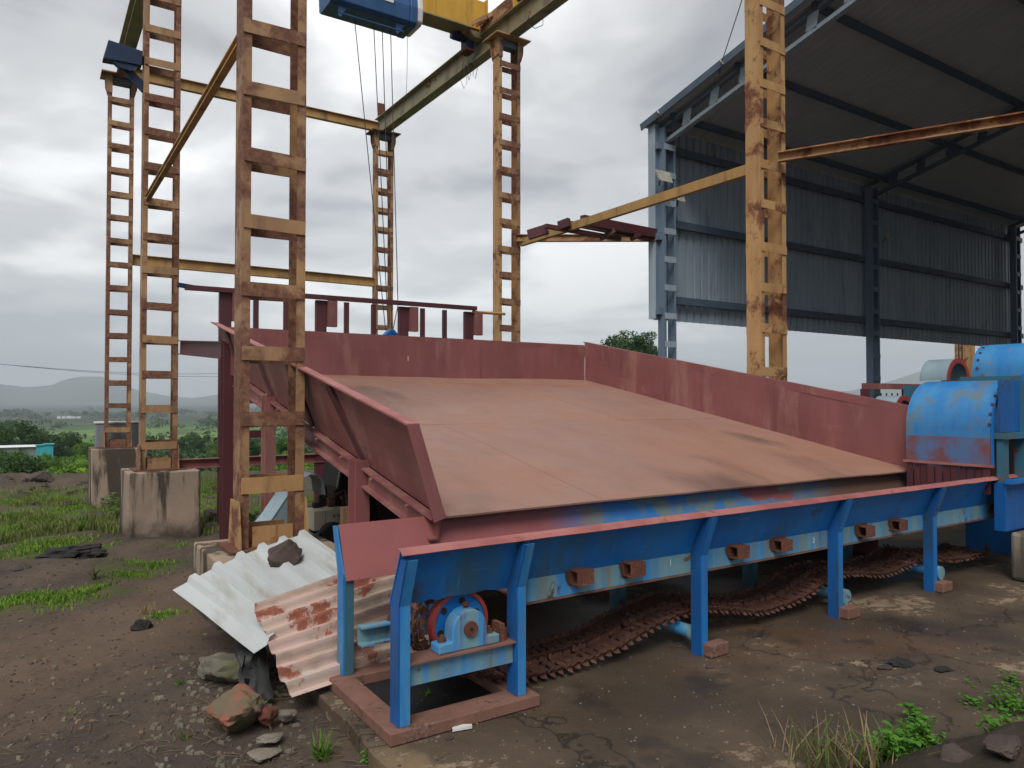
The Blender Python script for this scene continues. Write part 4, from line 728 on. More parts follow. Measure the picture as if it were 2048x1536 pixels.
wrap = [(2.0, yc, 0.595), (1.80, yc, 0.61), (1.66, yc, 0.575), (1.575, yc, 0.48), (1.565, yc, 0.38), (1.62, yc, 0.28), (1.72, yc, 0.20), (1.88, yc, 0.12), (2.218, yc, 0.045), (2.735, yc, 0.075), (3.125, yc, 0.165), (3.45, yc, 0.20), (3.75, yc, 0.15), (4.1, yc, 0.09), (4.5, yc, 0.12), (4.85, yc, 0.21), (5.15, yc, 0.20), (5.5, yc, 0.15), (5.85, yc, 0.17), (6.1, yc, 0.21), (6.6, yc, 0.13), (7.199, yc, 0.12)]
chain(wrap, yc, 0.056, 1.0)
chain([(x, yc + 0.17, z + (0.02 if x > 2 else 0.0)) for x, _, z in wrap], yc, 0.056, 1.0)
# rollers under the trough
for x in (3.2, 4.7, 6.0): MB().cyl((x + 0.14, YN + 0.04, 0.10), (x + 0.14, YF - 0.05, 0.10), 0.04, 14).build('return_roller', 'blue_faded', cv, smooth=True); MB().cyl((x + 0.14, YN - 0.01, 0.10), (x + 0.14, YN + 0.04, 0.10), 0.055, 14).build('roller_bearing', 'blue_faded', cv, smooth=True)
# orange rusted bottom edge and tail pan
MB().shell([[V((x, YN + 0.03, 0.585 + 0.01 * math.sin(x * 31))), V((x, YN + 0.12, 0.60))] for x in np.linspace(1.52, 2.0, 16)], 0.006).build('rusted_pan', 'rust_orange', cv)
for px, py in ((1163, 1153), (1268, 1137), (1478, 1103), (1565, 1090), (1732, 1062), (1798, 1050)):
    p = atY(px, py, YN - 0.04); sx, sz = 0.055, 0.038
    st = MB(); y0, y1 = YN - 0.078, YN - 0.004; xa, xb, za, zb_, tt = p[0] - sx, p[0] + sx, p[2] - sz, p[2] + sz, 0.007
    st.box(xa, xb, y0, y1, zb_ - tt, zb_); st.box(xa, xb, y0, y1, za, za + tt); st.box(xa, xb, y0, y0 + tt, za + tt, zb_ - tt); st.box(xa, xb, y1 - tt, y1, za + tt, zb_ - tt); st.box(xb - 0.012, xb - 0.004, y0 + tt, y1 - tt, za + tt, zb_ - tt)
    st.build('bracket_tube', 'rust', cv)
    sk = MB(); pp = [(p[0] + 0.07 * math.cos(a) * (1 + 0.3 * random.random()), YN - 0.003, p[2] + 0.01 + 0.06 * math.sin(a) * (1 + 0.4 * random.random())) for a in np.linspace(0, 2 * math.pi, 16, endpoint=False)]; sk.prism(pp, (0, -0.0025, 0)).build('scorch_mark', 'rust_dark', cv)
def text(s_, p, size, mat, parent, rotx=math.pi / 2):
    cu = bpy.data.curves.new('number_mark', 'FONT'); cu.body = s_; cu.size = size; cu.extrude = 0.0008
    to = bpy.data.objects.new('tmp', cu); COL.objects.link(to); bpy.context.view_layer.update()
    me_ = bpy.data.meshes.new_from_object(to.evaluated_get(bpy.context.evaluated_depsgraph_get())); bpy.data.objects.remove(to)
    me_.materials.clear(); me_.materials.append(MATS[mat]); o = bpy.data.objects.new('number_mark', me_); COL.objects.link(o); o.parent = parent; o.location = V(p) - V(parent['_o']); o.rotation_euler = (rotx, 0, 0); return o
for s_, px, py in (('1', 1338, 1132), ('2', 1625, 1086), ('3', 1845, 1052)):
    p = atY(px, py, YN - 0.004); text(s_, (p[0], YN - 0.004, p[2]), 0.052, 'white_paint', cv)
for x in (3.28, 4.63, 5.88):
    o = MB().box(x + 0.02, x + 0.17, 2.93, 3.075 - 0.068 + 0.0, 0.003, 0.075).build('foot_block', 'base_brown', loc=(x + 0.1, 2.95, 0), bevel=0.006)
    tag(o, {3.28: 'brown foot block at the conveyor leg nearest the tail frame', 4.63: 'brown foot block at the middle conveyor leg', 5.88: 'brown foot block at the last visible conveyor leg'}[x], 'block', 'conveyor foot blocks')
# ------------------------------------------------------------------ crusher hoods at the right end
cz = thing('crusher', 'blue rounded crusher hood with hanging steel flaps at the conveyor end', 'machine', (7.0, 3.3, 0))
def hood(x0, y0, y1, zb_, zt_, r, depth, parent, mat, name='hood', n=16, th=0.008):
    pr = [(x0, zb_), (x0, zt_ - r)] + [(x0 + r - r * math.cos(a), zt_ - r + r * math.sin(a)) for a in np.linspace(0, math.pi / 2, n)][1:] + [(x0 + depth, zt_)]
    return MB().shell([[V((x, y, z)) for y in np.linspace(y0, y1, 4)] for x, z in pr], th).build(name, mat, parent, smooth=True), pr
HD, pr = hood(6.74, 2.95, 3.66, 0.945, 1.665, 0.42, 0.75, cz, 'hood_two_tone')
for i_, (x, z) in enumerate(pr[2:-1:2]): MB().cyl((x - 0.012, 2.953, z + 0.0), (x + 0.006, 2.953, z), 0.012, 6).build('bolt', 'rust_dark', HD)
fg_ = MB(); fg_.add([(x, 2.946, z) for x, z in pr] + [(x + 0.035, 2.946, z - 0.03) for x, z in pr] + [(x, 2.938, z) for x, z in pr] + [(x + 0.035, 2.938, z - 0.03) for x, z in pr], sum([[(i, i + 1, len(pr) + i + 1, len(pr) + i), (2 * len(pr) + i, 3 * len(pr) + i, 3 * len(pr) + i + 1, 2 * len(pr) + i + 1), (i, 2 * len(pr) + i, 2 * len(pr) + i + 1, i + 1), (len(pr) + i, len(pr) + i + 1, 3 * len(pr) + i + 1, 3 * len(pr) + i)] for i in range(len(pr) - 1)], [])); fg_.build('end_flange', 'blue_paint', HD)
MB().box(6.72, 6.76, 2.93, 3.68, 0.925, 0.944).build('flap_bar', 'maroon_lip', cz)
fs_ = None
for i, y in enumerate(np.linspace(2.955, 3.60, 11)):
    if fs_ is None: fs_ = MB().box(6.735, 6.747, y, y + 0.056, 0.70, 0.924).build('flap', 'maroon_dark', cz); fo_ = y
    else:
        c = copy_at(fs_, cz, (random.uniform(-0.01, 0.01), y - fo_, random.uniform(-0.01, 0.0))); c.rotation_euler = (0, random.uniform(-0.01, 0.01), 0)
# side frame
MB().box(7.16, 7.28, 2.86, 2.945, 0.30, 1.66).build('side_post', 'teal_dirty', cz); MB().box(6.80, 7.16, 2.90, 2.915, 1.22, 1.66).build('side_panel', 'blue_deep', cz); MB().box(6.80, 6.90, 2.88, 2.93, 0.46, 1.20).build('side_post', 'teal_dirty', cz)
MB().box(7.28, 9.2, 2.90, 2.93, 1.25, 1.72).build('side_panel', 'blue_paint', cz); MB().box(6.78, 9.2, 2.84, 2.945, 1.165, 1.215).build('ledge', 'teal_dirty', cz); MB().box(6.9, 9.2, 3.05, 3.06, 0.8, 1.16).build('inner_panel', 'rust_dark', cz); MB().box(6.78, 9.2, 2.86, 2.945, 0.40, 0.80).build('lower_panel', 'blue_deep', cz)
MB().box(6.76, 9.2, 2.80, 2.855, 0.795, 0.83).build('ledge', 'blue_paint', cz); MB().prism([(7.5, 2.84, 1.216), (8.6, 2.84, 1.216), (8.6, 2.84, 1.45)], (0, -0.1, 0)).build('cover_plate', 'maroon_dark', cz)
MB().box(7.75, 9.4, 2.95, 3.66, 1.67, 1.72).build('deck', 'teal_dirty', cz); MB().box(7.9, 9.4, 2.95, 3.7, 0.0, 1.665).build('rotor_housing', 'blue_paint', cz)
HD2, pr2 = hood(8.19, 3.0, 3.75, 1.725, 2.07, 0.28, 1.6, cz, 'blue_hood', 'upper_hood')
for (x, z) in pr2[2:-1:3]: MB().cyl((x - 0.01, 3.70, z), (x + 0.006, 3.70, z), 0.013, 6).build('bolt', 'rust_dark', HD2)
# two half-round guards with red rims
def ringguard(xc, yc_, zc, r, depth, label):
    t = thing('wheel_guard', label, 'guard', (xc, yc_, zc), 'red-rimmed guards')
    annulus(MB(), xc, zc, yc_ + 0.014, yc_ + depth, r, r - 0.012, 24, 0, math.pi).build('shell', 'grey_blue_metal', t, smooth=True); annulus(MB(), xc, zc, yc_, yc_ + 0.012, r + 0.006, r - 0.055, 24, 0, math.pi).build('rim', 'red_rim', t)
    return t
pA = atY(1918, 766, 4.55); ringguard(pA[0], 4.55, pA[2] + 0.03, 0.27, 0.34, 'half-round guard with red rim above the big blue hood'); pB = atY(1812, 825, 4.75); ringguard(pB[0] - 0.02, 4.75, pB[2], 0.20, 0.3, 'half-round guard with red rim low beside the table wall')
gs = thing('guard_stand', 'blue stand carrying the red-rimmed half-round guards', 'stand', (8.0, 5.0, 0))
MB().box(pA[0] - 0.26, pA[0] + 0.3, 4.6, 5.1, -0.05, pA[2] - 0.03).build('plinth', 'teal_dirty', gs); MB().box(pB[0] - 0.24, pB[0] + 0.2, 4.8, 5.2, -0.05, pB[2] - 0.01).build('plinth', 'teal_dirty', gs)
rl = thing('guard_rail', 'short maroon guard rail frame behind the table wall', 'railing', (10.5, 6.0, -0.1)); YR = 6.5
pa, pc_ = atY(1728, 772, YR), atY(1850, 770, YR)
MB().bar((pa[0], YR, pa[2]), (pc_[0] + 0.8, YR, pa[2]), 0.08, 0.09).build('top_rail', 'maroon', rl)
for px in (1730, 1812): p = atY(px, 772, YR); MB().bar((p[0], YR, -0.1), (p[0], YR, pa[2] - 0.046), 0.11, 0.09, up=(0, 1, 0)).build('post', 'maroon_dark', rl)
for i in range(4): p = atY(1762 + i * 11, 790, YR + 0.3); MB().cyl((p[0], YR + 0.3, -0.1), (p[0], YR + 0.3, 1.6), 0.012, 6).build('rod', 'cable', rl)
MB().cyl((atY(1745, 800, YR + 0.3)[0], YR + 0.3, 1.42), (atY(1800, 800, YR + 0.3)[0], YR + 0.3, 1.42), 0.012, 6).build('rod', 'cable', rl)
# foundation block
cb = MB().box(6.80, 7.7, 2.55, 2.84, 0.004, 0.40).build('foundation_block', 'block_concrete', loc=(7.2, 2.6, 0.1), bevel=0.03); tag(cb, 'pale weathered concrete block at the right edge under the conveyor', 'block')
# far yellow column beyond the shed
p7 = atY(1933, 720, 13.0); fc = thing('plated_column', 'beige plated column seen under the shed wall at the far right', 'column', (p7[0], 13.0, -0.5))
MB().box(p7[0] - 0.42, p7[0] + 0.3, 12.85, 13.2, -0.5, 8).build('shaft', 'yellow_pale', fc); MB().box(p7[0] - 0.05, p7[0] + 0.06, 12.80, 12.848, -0.5, 8).build('cover_strip', 'yellow_beam', fc)
for s in (-0.75, -0.52): MB().cyl((p7[0] + s, 12.9, -0.5), (p7[0] + s, 12.9, 7), 0.02, 6).build('ladder_rail', 'cable', fc)
for i in range(10): MB().cyl((p7[0] - 0.75, 12.9, 0.2 + i * 0.6), (p7[0] - 0.52, 12.9, 0.2 + i * 0.6), 0.015, 6).build('ladder_rung', 'cable', fc)

# ------------------------------------------------------------------ shed
SX0, SYW, EAV = 9.83, 9.95, 6.62; RS = 0.2495; RIDGE = 1.5; SXE = 24.6
def roofz(y): return EAV + RS * (SYW - y) if y >= RIDGE else EAV + RS * (SYW - RIDGE) - RS * (RIDGE - y)
YNW = 2 * RIDGE - SYW
sh = thing('shed', 'large open grey-blue steel shed with ribbed sheet walls', 'shed', (SX0, SYW, -0.4))
def shed_col(x, y, zb_, zt_, mat, lmat=None):
    w_, d = 0.30, 0.17
    for s in (-1, 1): MB().chan((x + s * w_ / 2, y, zb_), (x + s * w_ / 2, y, zt_), d, 0.05, 0.01, side=1 if s > 0 else -1, up=(0, 1, 0)).build('column_chord', mat, sh)
    z = zb_ + 0.3; src = None
    while z < zt_ - 0.1:
        if src is None: src = MB().box(x - w_ / 2 + 0.004, x + w_ / 2 - 0.004, y - d / 2 - 0.01, y - d / 2 - 0.002, z, z + 0.11).build('column_batten', lmat or mat, sh); z00 = z
        else: copy_at(src, sh, (0, 0, z - z00))
        z += 0.52
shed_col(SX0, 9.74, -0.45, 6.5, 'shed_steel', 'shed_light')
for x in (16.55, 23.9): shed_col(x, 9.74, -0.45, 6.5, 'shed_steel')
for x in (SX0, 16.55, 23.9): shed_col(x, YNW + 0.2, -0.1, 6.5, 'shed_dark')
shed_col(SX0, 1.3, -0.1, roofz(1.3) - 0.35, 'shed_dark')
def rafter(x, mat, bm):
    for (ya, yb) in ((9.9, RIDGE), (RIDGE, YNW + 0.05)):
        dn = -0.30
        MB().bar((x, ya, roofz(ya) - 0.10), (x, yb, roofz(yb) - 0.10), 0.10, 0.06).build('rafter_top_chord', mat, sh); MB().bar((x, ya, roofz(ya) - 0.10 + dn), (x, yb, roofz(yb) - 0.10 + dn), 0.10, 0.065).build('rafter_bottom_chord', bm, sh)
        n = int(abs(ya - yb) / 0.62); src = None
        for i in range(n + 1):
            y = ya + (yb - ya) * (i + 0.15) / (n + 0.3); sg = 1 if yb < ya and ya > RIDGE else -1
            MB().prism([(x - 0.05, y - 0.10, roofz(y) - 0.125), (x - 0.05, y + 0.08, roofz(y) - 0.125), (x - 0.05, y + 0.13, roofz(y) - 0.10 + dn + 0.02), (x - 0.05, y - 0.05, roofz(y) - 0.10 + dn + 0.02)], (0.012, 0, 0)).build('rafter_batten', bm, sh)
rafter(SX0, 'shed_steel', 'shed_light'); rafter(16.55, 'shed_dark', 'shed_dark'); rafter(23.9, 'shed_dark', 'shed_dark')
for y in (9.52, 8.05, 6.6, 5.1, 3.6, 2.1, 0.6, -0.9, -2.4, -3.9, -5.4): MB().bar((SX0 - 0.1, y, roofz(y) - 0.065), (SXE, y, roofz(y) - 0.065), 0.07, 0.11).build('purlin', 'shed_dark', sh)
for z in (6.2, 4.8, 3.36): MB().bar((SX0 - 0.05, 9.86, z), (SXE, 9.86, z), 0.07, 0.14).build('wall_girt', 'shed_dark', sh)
# ribbed wall sheets, one object each
def ribbed(wid, hgt, nr=5, rib=0.042):
    pts = []
    p_ = wid / nr
    for i in range(nr): x = i * p_; pts += [(x, 0), (x + p_ * 0.66, 0), (x + p_ * 0.74, rib), (x + p_ * 0.92, rib)]
    pts.append((wid, 0)); return pts
SW = 1.0; src = None; n = int((SXE - SX0 + 0.22) / SW) + 1
wmb = MB(); pr_ = ribbed(SW, 1); wmb.shell([[V((SX0 - 0.22 + a, SYW + 0.005 + c, z)) for z in (2.98, EAV - 0.02)] for a, c in pr_], -0.004); src = wmb.build('wall_sheet', 'shed_sheet', sh)
for i in range(1, n): copy_at(src, sh, (i * SW, 0, 0.0))
src3 = None
for i in range(int(SYW - YNW)):
    y = YNW + i; q = MB().shell([[V((SXE + 0.02 + c, y + a, z)) for z in (2.98, roofz(y + a) - 0.05)] for a, c in pr_], 0.004).build('wall_sheet', 'shed_sheet', sh)
# corner return at the open end
cn = MB(); cp_ = [(SX0 - 0.225 + a * 1.0, c) for a, c in ((0, 0.0), (0.0, 0.06))]
MB().box(SX0 - 0.235, SX0 - 0.228, 9.80, SYW + 0.03, 2.98, EAV - 0.02).build('corner_flashing', 'shed_light', sh); MB().box(SX0 - 0.228, SX0 - 0.12, 9.795, 9.80, 2.98, EAV - 0.02).build('corner_flashing', 'shed_steel', sh)
for z in (6.1, 4.42, 3.05): MB().box(SX0 - 0.25, SX0 - 0.16, 9.70, 9.78, z, z + 0.13).build('girt_end', 'shed_steel', sh)
src4 = None
for sd in (1, -1):
    ya, yb = (SYW + 0.12, RIDGE) if sd > 0 else (RIDGE - 0.0, YNW - 0.12); s4 = None
    for i in range(n):
        if s4 is None: s4 = MB().shell([[V((SX0 - 0.30 + a * 1.012, y, roofz(y) + 0.002 + c * 0.25)) for y in (ya, yb)] for a, c in pr_], -0.004).build('roof_sheet', 'roof_sheet', sh)
        else: copy_at(s4, sh, (i * SW * 1.012, 0, 0))
MB().bar((SX0 - 0.315, SYW + 0.14, roofz(SYW + 0.14) + 0.0), (SX0 - 0.315, RIDGE, roofz(RIDGE)), 0.02, 0.13).build('verge_flashing', 'shed_dark', sh)
MB().bar((SX0 - 0.315, RIDGE, roofz(RIDGE)), (SX0 - 0.315, YNW, roofz(YNW)), 0.02, 0.13).build('verge_flashing', 'shed_dark', sh)
# floodlights
def flood(p, label, rz=0.0, sc_=1.0):
    p = V(p); t = thing('floodlight', label, 'floodlight', tuple(p), 'shed floodlights')
    MB().prism([(p[0] - 0.17 * sc_, p[1], p[2] + 0.12 * sc_), (p[0] + 0.17 * sc_, p[1], p[2] + 0.12 * sc_), (p[0] + 0.15 * sc_, p[1] - 0.1 * sc_, p[2] - 0.10 * sc_), (p[0] - 0.15 * sc_, p[1] - 0.1 * sc_, p[2] - 0.10 * sc_)], (0, -0.07 * sc_, -0.03 * sc_)).build('housing', 'lamp_body', t, bevel=0.008); MB().bar(p + V((0.0, 0.0, 0)), p + V((0.1, 0.14, -0.1)), 0.03, 0.03).build('bracket', 'shed_steel', t); return t
flood(atY(1321, 354, 9.58), 'pale floodlight high on the shed corner post'); flood(atY(1357, 397, 9.70), 'small pale floodlight inside the shed corner below the first', sc_=0.6); flood(atY(1772, 474, 9.62), 'small floodlight on the dark inner shed wall', sc_=0.7); flood(atX(1316, 225, 9.52) , 'tiny lamp on the shed roof corner', sc_=0.35); flood(atX(1443, 126, 9.52), 'tiny lamp halfway up the shed roof edge', sc_=0.35)

# ------------------------------------------------------------------ roofing sheets, stones
def lerp(a, c, t): return V(a) * (1 - t) + V(c) * t
def bil(q, u, v_): return lerp(lerp(q[0], q[1], u), lerp(q[2], q[3], u), v_)
# white trapezoidal sheet: u across ribs (along X), v along ribs (towards camera)
Q = [atZ(345, 1180, 0.30), atZ(612, 1066, 0.52), atZ(508, 1305, 0.24), (1.80, 4.42, 0.36)]
prof_w = []
nr = 6
for i in range(nr):
    b0 = i / nr; prof_w += [(b0, 0), (b0 + 0.56 / nr, 0), (b0 + 0.66 / nr, 0.032), (b0 + 0.90 / nr, 0.032)]
prof_w.append((1.0, 0.0)); rows = []
for u, hgt in prof_w:
    rows.append([bil(Q, u, v_) + V((0, 0, hgt + 0.03 * math.sin(u * 3.1) * (1 - v_) + 0.004 * math.sin(v_ * 5 + u * 4))) for v_ in np.linspace(0, 1, 9)])
ws = MB().shell(rows, -0.0025).build('roofing_sheet', 'zinc_white', loc=(1.1, 4.3, 0.2)); tag(ws, 'white trapezoidal roofing sheet lying over rubble by the column foot', 'roofing sheet')
# pink rusty corrugated sheet: ribs along X, v down the slope
Qp = [atZ(505, 1212, 0.385), (1.98, 4.35, 0.50), atZ(580, 1400, 0.03), (1.98, 3.86, 0.02)]
rows = []; nv = 64
for j in range(nv + 1):
    v_ = j / nv; row = []
    for u in np.linspace(0, 1, 12):
        p = bil(Qp, u, v_); nrm = V((-0.1, -0.55, 0.8)); e_ = 0.02 * mnoise.noise(Vector((v_ * 7, 1.5, 2))) * (1 - u) ** 3
        bow = 0.05 * math.sin(math.pi * v_); p = p + nrm * (0.019 * math.cos(v_ * 2 * math.pi * 8) + bow) + V((e_, 0, 0)); row.append(p)
    rows.append(row)
ps = MB().shell(rows, 0.003).build('roofing_sheet', 'pink_rust', loc=(1.4, 4.0, 0), smooth=True); tag(ps, 'pink rust-patched corrugated sheet leaning behind the conveyor tail', 'roofing sheet')
pls = MB(); P_ = [[V((0.90 + 0.15 * u + 0.03 * mnoise.noise(Vector((u * 4, v_ * 4, 1))), 3.80 + 0.20 * v_ + 0.04 * mnoise.noise(Vector((u * 5, v_ * 5, 7))), -0.02 + 0.26 * v_ + 0.03 * mnoise.noise(Vector((u * 6, v_ * 6, 3))))) for v_ in np.linspace(0, 1, 9)] for u in np.linspace(0, 1, 9)]
tag(pls.shell(P_, 0.002).build('plastic_scrap', 'black', loc=(1.05, 3.75, 0), smooth=True), 'crumpled black plastic in the gap between the two roofing sheets', 'plastic')
def rock(name, label, c, size, mat, seed, rough=0.22, rot=0.0, cat='rock', flat_=0.0, facets=True, group=None, sub=3):
    bm = bmesh.new(); bmesh.ops.create_icosphere(bm, subdivisions=max(sub, 4), radius=1.0); R = random.Random(seed)
    pl_ = [(Vector((R.gauss(0, 1), R.gauss(0, 1), R.gauss(0, 1))).normalized(), R.uniform(0.5, 0.88)) for _ in range(16)]
    for v_ in bm.verts:
        p = v_.co.copy()
        if facets:
            for nn_, d in pl_:
                k_ = p.dot(nn_)
                if k_ > d: p -= nn_ * (k_ - d) * 0.92
        p *= 1 + rough * 0.5 * mnoise.fractal(p * 1.6 + Vector((seed, 0, 0)), 1.0, 2.0, 4) + 0.09 * mnoise.fractal(p * 4.5 + Vector((0, seed, 0)), 0.8, 2.0, 4); v_.co = p
    me_ = bpy.data.meshes.new(name); 
    for v_ in bm.verts: v_.co = Vector((v_.co.x * size[0], v_.co.y * size[1], v_.co.z * size[2]))
    bm.to_mesh(me_); bm.free(); me_.materials.append(MATS[mat]); o = bpy.data.objects.new(name, me_); COL.objects.link(o); o.location = c; o.rotation_euler = (R.uniform(-.1, .1), R.uniform(-.1, .1), rot)
    try:
        me_.polygons.foreach_set('use_smooth', [True] * len(me_.polygons)); me_.set_sharp_from_angle(angle=math.radians(28))
    except Exception: pass
    if label: tag(o, label, cat, group)
    return o
p = atZ(568, 1110, 0.47); rock('rock', 'dark brown angular rock weighing down the white roofing sheet', (p[0], p[1], 0.47), (0.135, 0.115, 0.105), 'stone_dark', 3)
p = G(458, 1372); rock('boulder', 'flat olive-grey boulder under the corner of the white sheet', (p[0] + 0.02, p[1] + 0.1, 0.03), (0.24, 0.15, 0.11), 'stone_grey', 8, rot=-0.5)
p = G(468, 1472); rock('rock', 'large reddish broken rock in front of the boulder', (p[0], p[1] + 0.05, 0.035), (0.135, 0.15, 0.115), 'stone_red', 21, rot=0.5)
p = G(500, 1455); rock('rock', 'mossy brown stone leaning on the large red rock', (p[0] + 0.02, p[1] + 0.03, 0.01), (0.10, 0.10, 0.07), 'stone_grey', 14, rot=0.9)
p = G(535, 1462); rock('rock', 'small brick-red stone right of the large red rock', (p[0], p[1] + 0.02, 0.005), (0.048, 0.045, 0.055), 'stone_brick', 30)
p = G(572, 1450); rock('rock', 'small pale stone beside the brick-red stone', (p[0], p[1], -0.02), (0.05, 0.045, 0.04), 'stone_pale', 31)
p = G(545, 1490); rock('rock', 'flat pale stone below the brick-red stone', (p[0], p[1], -0.035), (0.075, 0.05, 0.025), 'stone_pale', 33)
p = G(527, 1520); rock('rock', 'flat light slab of stone near the bottom edge', (p[0], p[1], -0.045), (0.09, 0.06, 0.02), 'stone_pale', 35)
p = G(284, 1258); rock('rock', 'round black cinder lump beside the dry weed', (p[0], p[1], p[2] + 0.02), (0.065, 0.05, 0.045), 'charcoal', 40, rough=0.6, facets=False)
p = G(150, 1105); rock('ash_heap', 'low black ash heap among grass at the left', (p[0], p[1], p[2] + 0.0), (0.32, 0.22, 0.09), 'charcoal', 41, rough=0.9, facets=False, cat='ash heap', sub=4)
p = G(420, 1042); rock('rock', 'black stone at the right foot of the stained pier', (p[0], p[1], p[2] + 0.08), (0.14, 0.13, 0.12), 'stone_dark', 43)
p = G(36, 1140); rock('rock', 'dark flat stone at the left edge beside grass', (p[0], p[1], p[2] + 0.02), (0.14, 0.09, 0.06), 'stone_dark', 44)
p = G(75, 1052); rock('rock', 'pale flat stone in the grassy dirt left of the piers', (p[0], p[1], p[2] + 0.0), (0.10, 0.09, 0.04), 'stone_pale', 46)
p = G(75, 965); rock('rock', 'large dark boulder on the plateau rim under the trees', (p[0], p[1], p[2] + 0.08), (0.42, 0.3, 0.22), 'stone_dark', 47)
p = G(375, 1052); rock('rock', 'brown rounded stone touching the stained pier', (p[0], p[1] - 0.05, p[2] + 0.03), (0.15, 0.12, 0.10), 'stone_grey', 48)
for i, (px, py, sx, mt_, lb) in enumerate(((1945, 1445, 0.05, 'stone_grey', 'grey stone on the planted bank'), (1925, 1440, 0.035, 'stone_pale', 'small pale stone on the planted bank'), (1905, 1525, 0.10, 'stone_dark', 'dark earthy rock at the bottom right'), (2000, 1500, 0.09, 'stone_dark', 'dark rock near the white leaf at bottom right'), (1380, 1515, 0.015, 'stone_dark', 'tiny black pebble on the slab'))):
    p = G(px, py); rock('rock', lb, (p[0], p[1], p[2] + sx * 0.2), (sx, sx * 0.7, sx * 0.5), mt_, 60 + i)
for i, (px, py, sx) in enumerate(((1420, 1275 + 60, 0.03), (1805, 1327, 0.09), (1885, 1340, 0.06), (1770, 1336, 0.05), (900, 1478, 0.02))):
    p = atZ(px, py, 0.0); rock('mud_clod', ('small mud clod near the foot block', 'large dark mud clod on the slab', 'second dark mud clod right of the largest', 'low mud clod left of the largest', 'tiny mud clod in front of the tail frame')[i], (p[0], p[1], 0.005), (sx, sx * 0.6, sx * 0.16), 'charcoal' if i in (1, 2) else 'stone_dark', 80 + i, rough=0.8, facets=False, cat='clod')
p = atZ(905, 1465, 0.003); tag(MB().prism([(p[0] + a, p[1] + c, 0.006) for a, c in ((0, 0), (0.09, -0.02), (0.10, 0.0), (0.05, 0.025), (0.01, 0.02))], (0.0, 0.0, 0.012)).build('scrap', 'white_plastic', loc=tuple(p)), 'white scrap lying on the slab before the tail frame', 'scrap')
# machinery below the table
fe = thing('mudguard', 'grey-blue curved sheet guard under the table behind the column', 'guard', (1.9, 6.6, -0.1)); YG = 6.55
arcp = [(524, 1062), (545, 1036), (565, 1006), (585, 976), (603, 958), (622, 948), (638, 950), (648, 964), (652, 990)]
ap_ = [atY(*q, YG) for q in arcp]
MB().shell([[p, p + V((0, 0.35, 0.0))] for p in ap_], 0.008).build('arch', 'grey_blue_metal', fe, smooth=True)
sp_ = [atY(*q, YG) for q in ((526, 1063), (545, 1037), (565, 1007), (585, 977), (603, 960), (603, 1070))]; MB().prism([q + V((0, 0.004, 0)) for q in sp_], (0, 0.008, 0)).build('side_sheet', 'grey_blue_metal', fe)
MB().bar(sp_[5] + V((0, 0.02, 0)), (sp_[5][0], YG + 0.02, -0.15), 0.05, 0.05, up=(0, 1, 0)).build('support', 'dark_grease', fe)
en = thing('engine', 'cream panelled engine with black pulley in the shade under the table', 'engine', (2.3, 6.5, -0.1)); YE_ = 6.3
e0 = atY(628, 1062, YE_); e1 = atY(690, 1018, YE_)
MB().box(e0[0], e0[0] + 0.10, YE_, YE_ + 0.5, e0[2], e1[2]).build('panel', 'cream_panel', en); MB().box(e0[0] + 0.105, e1[0] + 0.02, YE_ + 0.004, YE_ + 0.5, e0[2], e1[2]).build('panel', 'cream_panel', en)
MB().box(e0[0] - 0.02, e1[0] + 0.12, YE_ + 0.02, YE_ + 0.6, -0.1, e0[2] - 0.002).build('crankcase', 'dark_grease', en)
pk = atY(664, 1072, YE_ - 0.03); MB().cyl((pk[0], YE_ - 0.09, pk[2]), (pk[0], YE_ - 0.02, pk[2]), 0.125, 24).build('pulley', 'black', en, smooth=True); annulus(MB(), pk[0], pk[2], YE_ - 0.10, YE_ - 0.088, 0.12, 0.10).build('pulley_rim', 'cable', en); MB().cyl((pk[0], YE_ - 0.1, pk[2]), (pk[0], YE_, pk[2]), 0.03, 12).build('hub', 'cable', en)
for i in range(9):
    q = V((e0[0] + random.uniform(0.0, 0.3), YE_ + random.uniform(0.05, 0.4), e1[2])); r_ = random.uniform(0.03, 0.07); MB().box(q[0], q[0] + r_, q[1], q[1] + r_, q[2] + 0.002, q[2] + random.uniform(0.05, 0.16)).build('fitting', random.choice(['dark_grease', 'rust_dark', 'rust']), en, bevel=0.008)
MB().box(e1[0] + 0.03, e1[0] + 0.22, YE_ + 0.15, YE_ + 0.4, e1[2] - 0.3, e1[2] + 0.08).build('gearbox', 'dark_grease', en, bevel=0.02)
MB().tube([(e1[0] - 0.05, YE_ + 0.1, e1[2] + 0.12), (e1[0] + 0.03, YE_ + 0.08, e1[2] + 0.16), (e1[0] + 0.04, YE_ + 0.05, e1[2] + 0.02)], 0.012, 6).build('pipe', 'rust', en)
MB().cyl(atY(632, 1070, YE_ - 0.1), atY(655, 1095, YE_ - 0.1), 0.04, 12).build('filter', 'navy', en, smooth=True)
tk = thing('fuel_tank', 'dark greenish tank with a pale edge beside the engine', 'tank', (2.6, 6.9, -0.1)); t0 = atY(676, 1008, 6.9)
MB().prism([atY(*q, 6.9) for q in ((676, 975), (684, 925), (745, 915), (760, 1060), (690, 1060))], (0, 0.5, 0)).build('body', 'dark_grease', tk, bevel=0.02); MB().bar(atY(674, 975, 6.89), atY(683, 922, 6.89), 0.012, 0.012, up=(0, 1, 0)).build('edge_strip', 'white_paint', tk); MB().box(t0[0], t0[0] + 0.4, 6.95, 7.3, -0.15, 0.30).build('stand', 'dark_grease', tk)
wp = atY(691, 1014, 5.3); wpo = MB().box(wp[0] - 0.03, wp[0] + 0.03, 5.27, 5.33, -0.12, wp[2]).build('timber_post', 'wood', loc=(wp[0], 5.3, -0.1)); tag(wpo, 'weathered timber post with rust stains beside the engine', 'post')

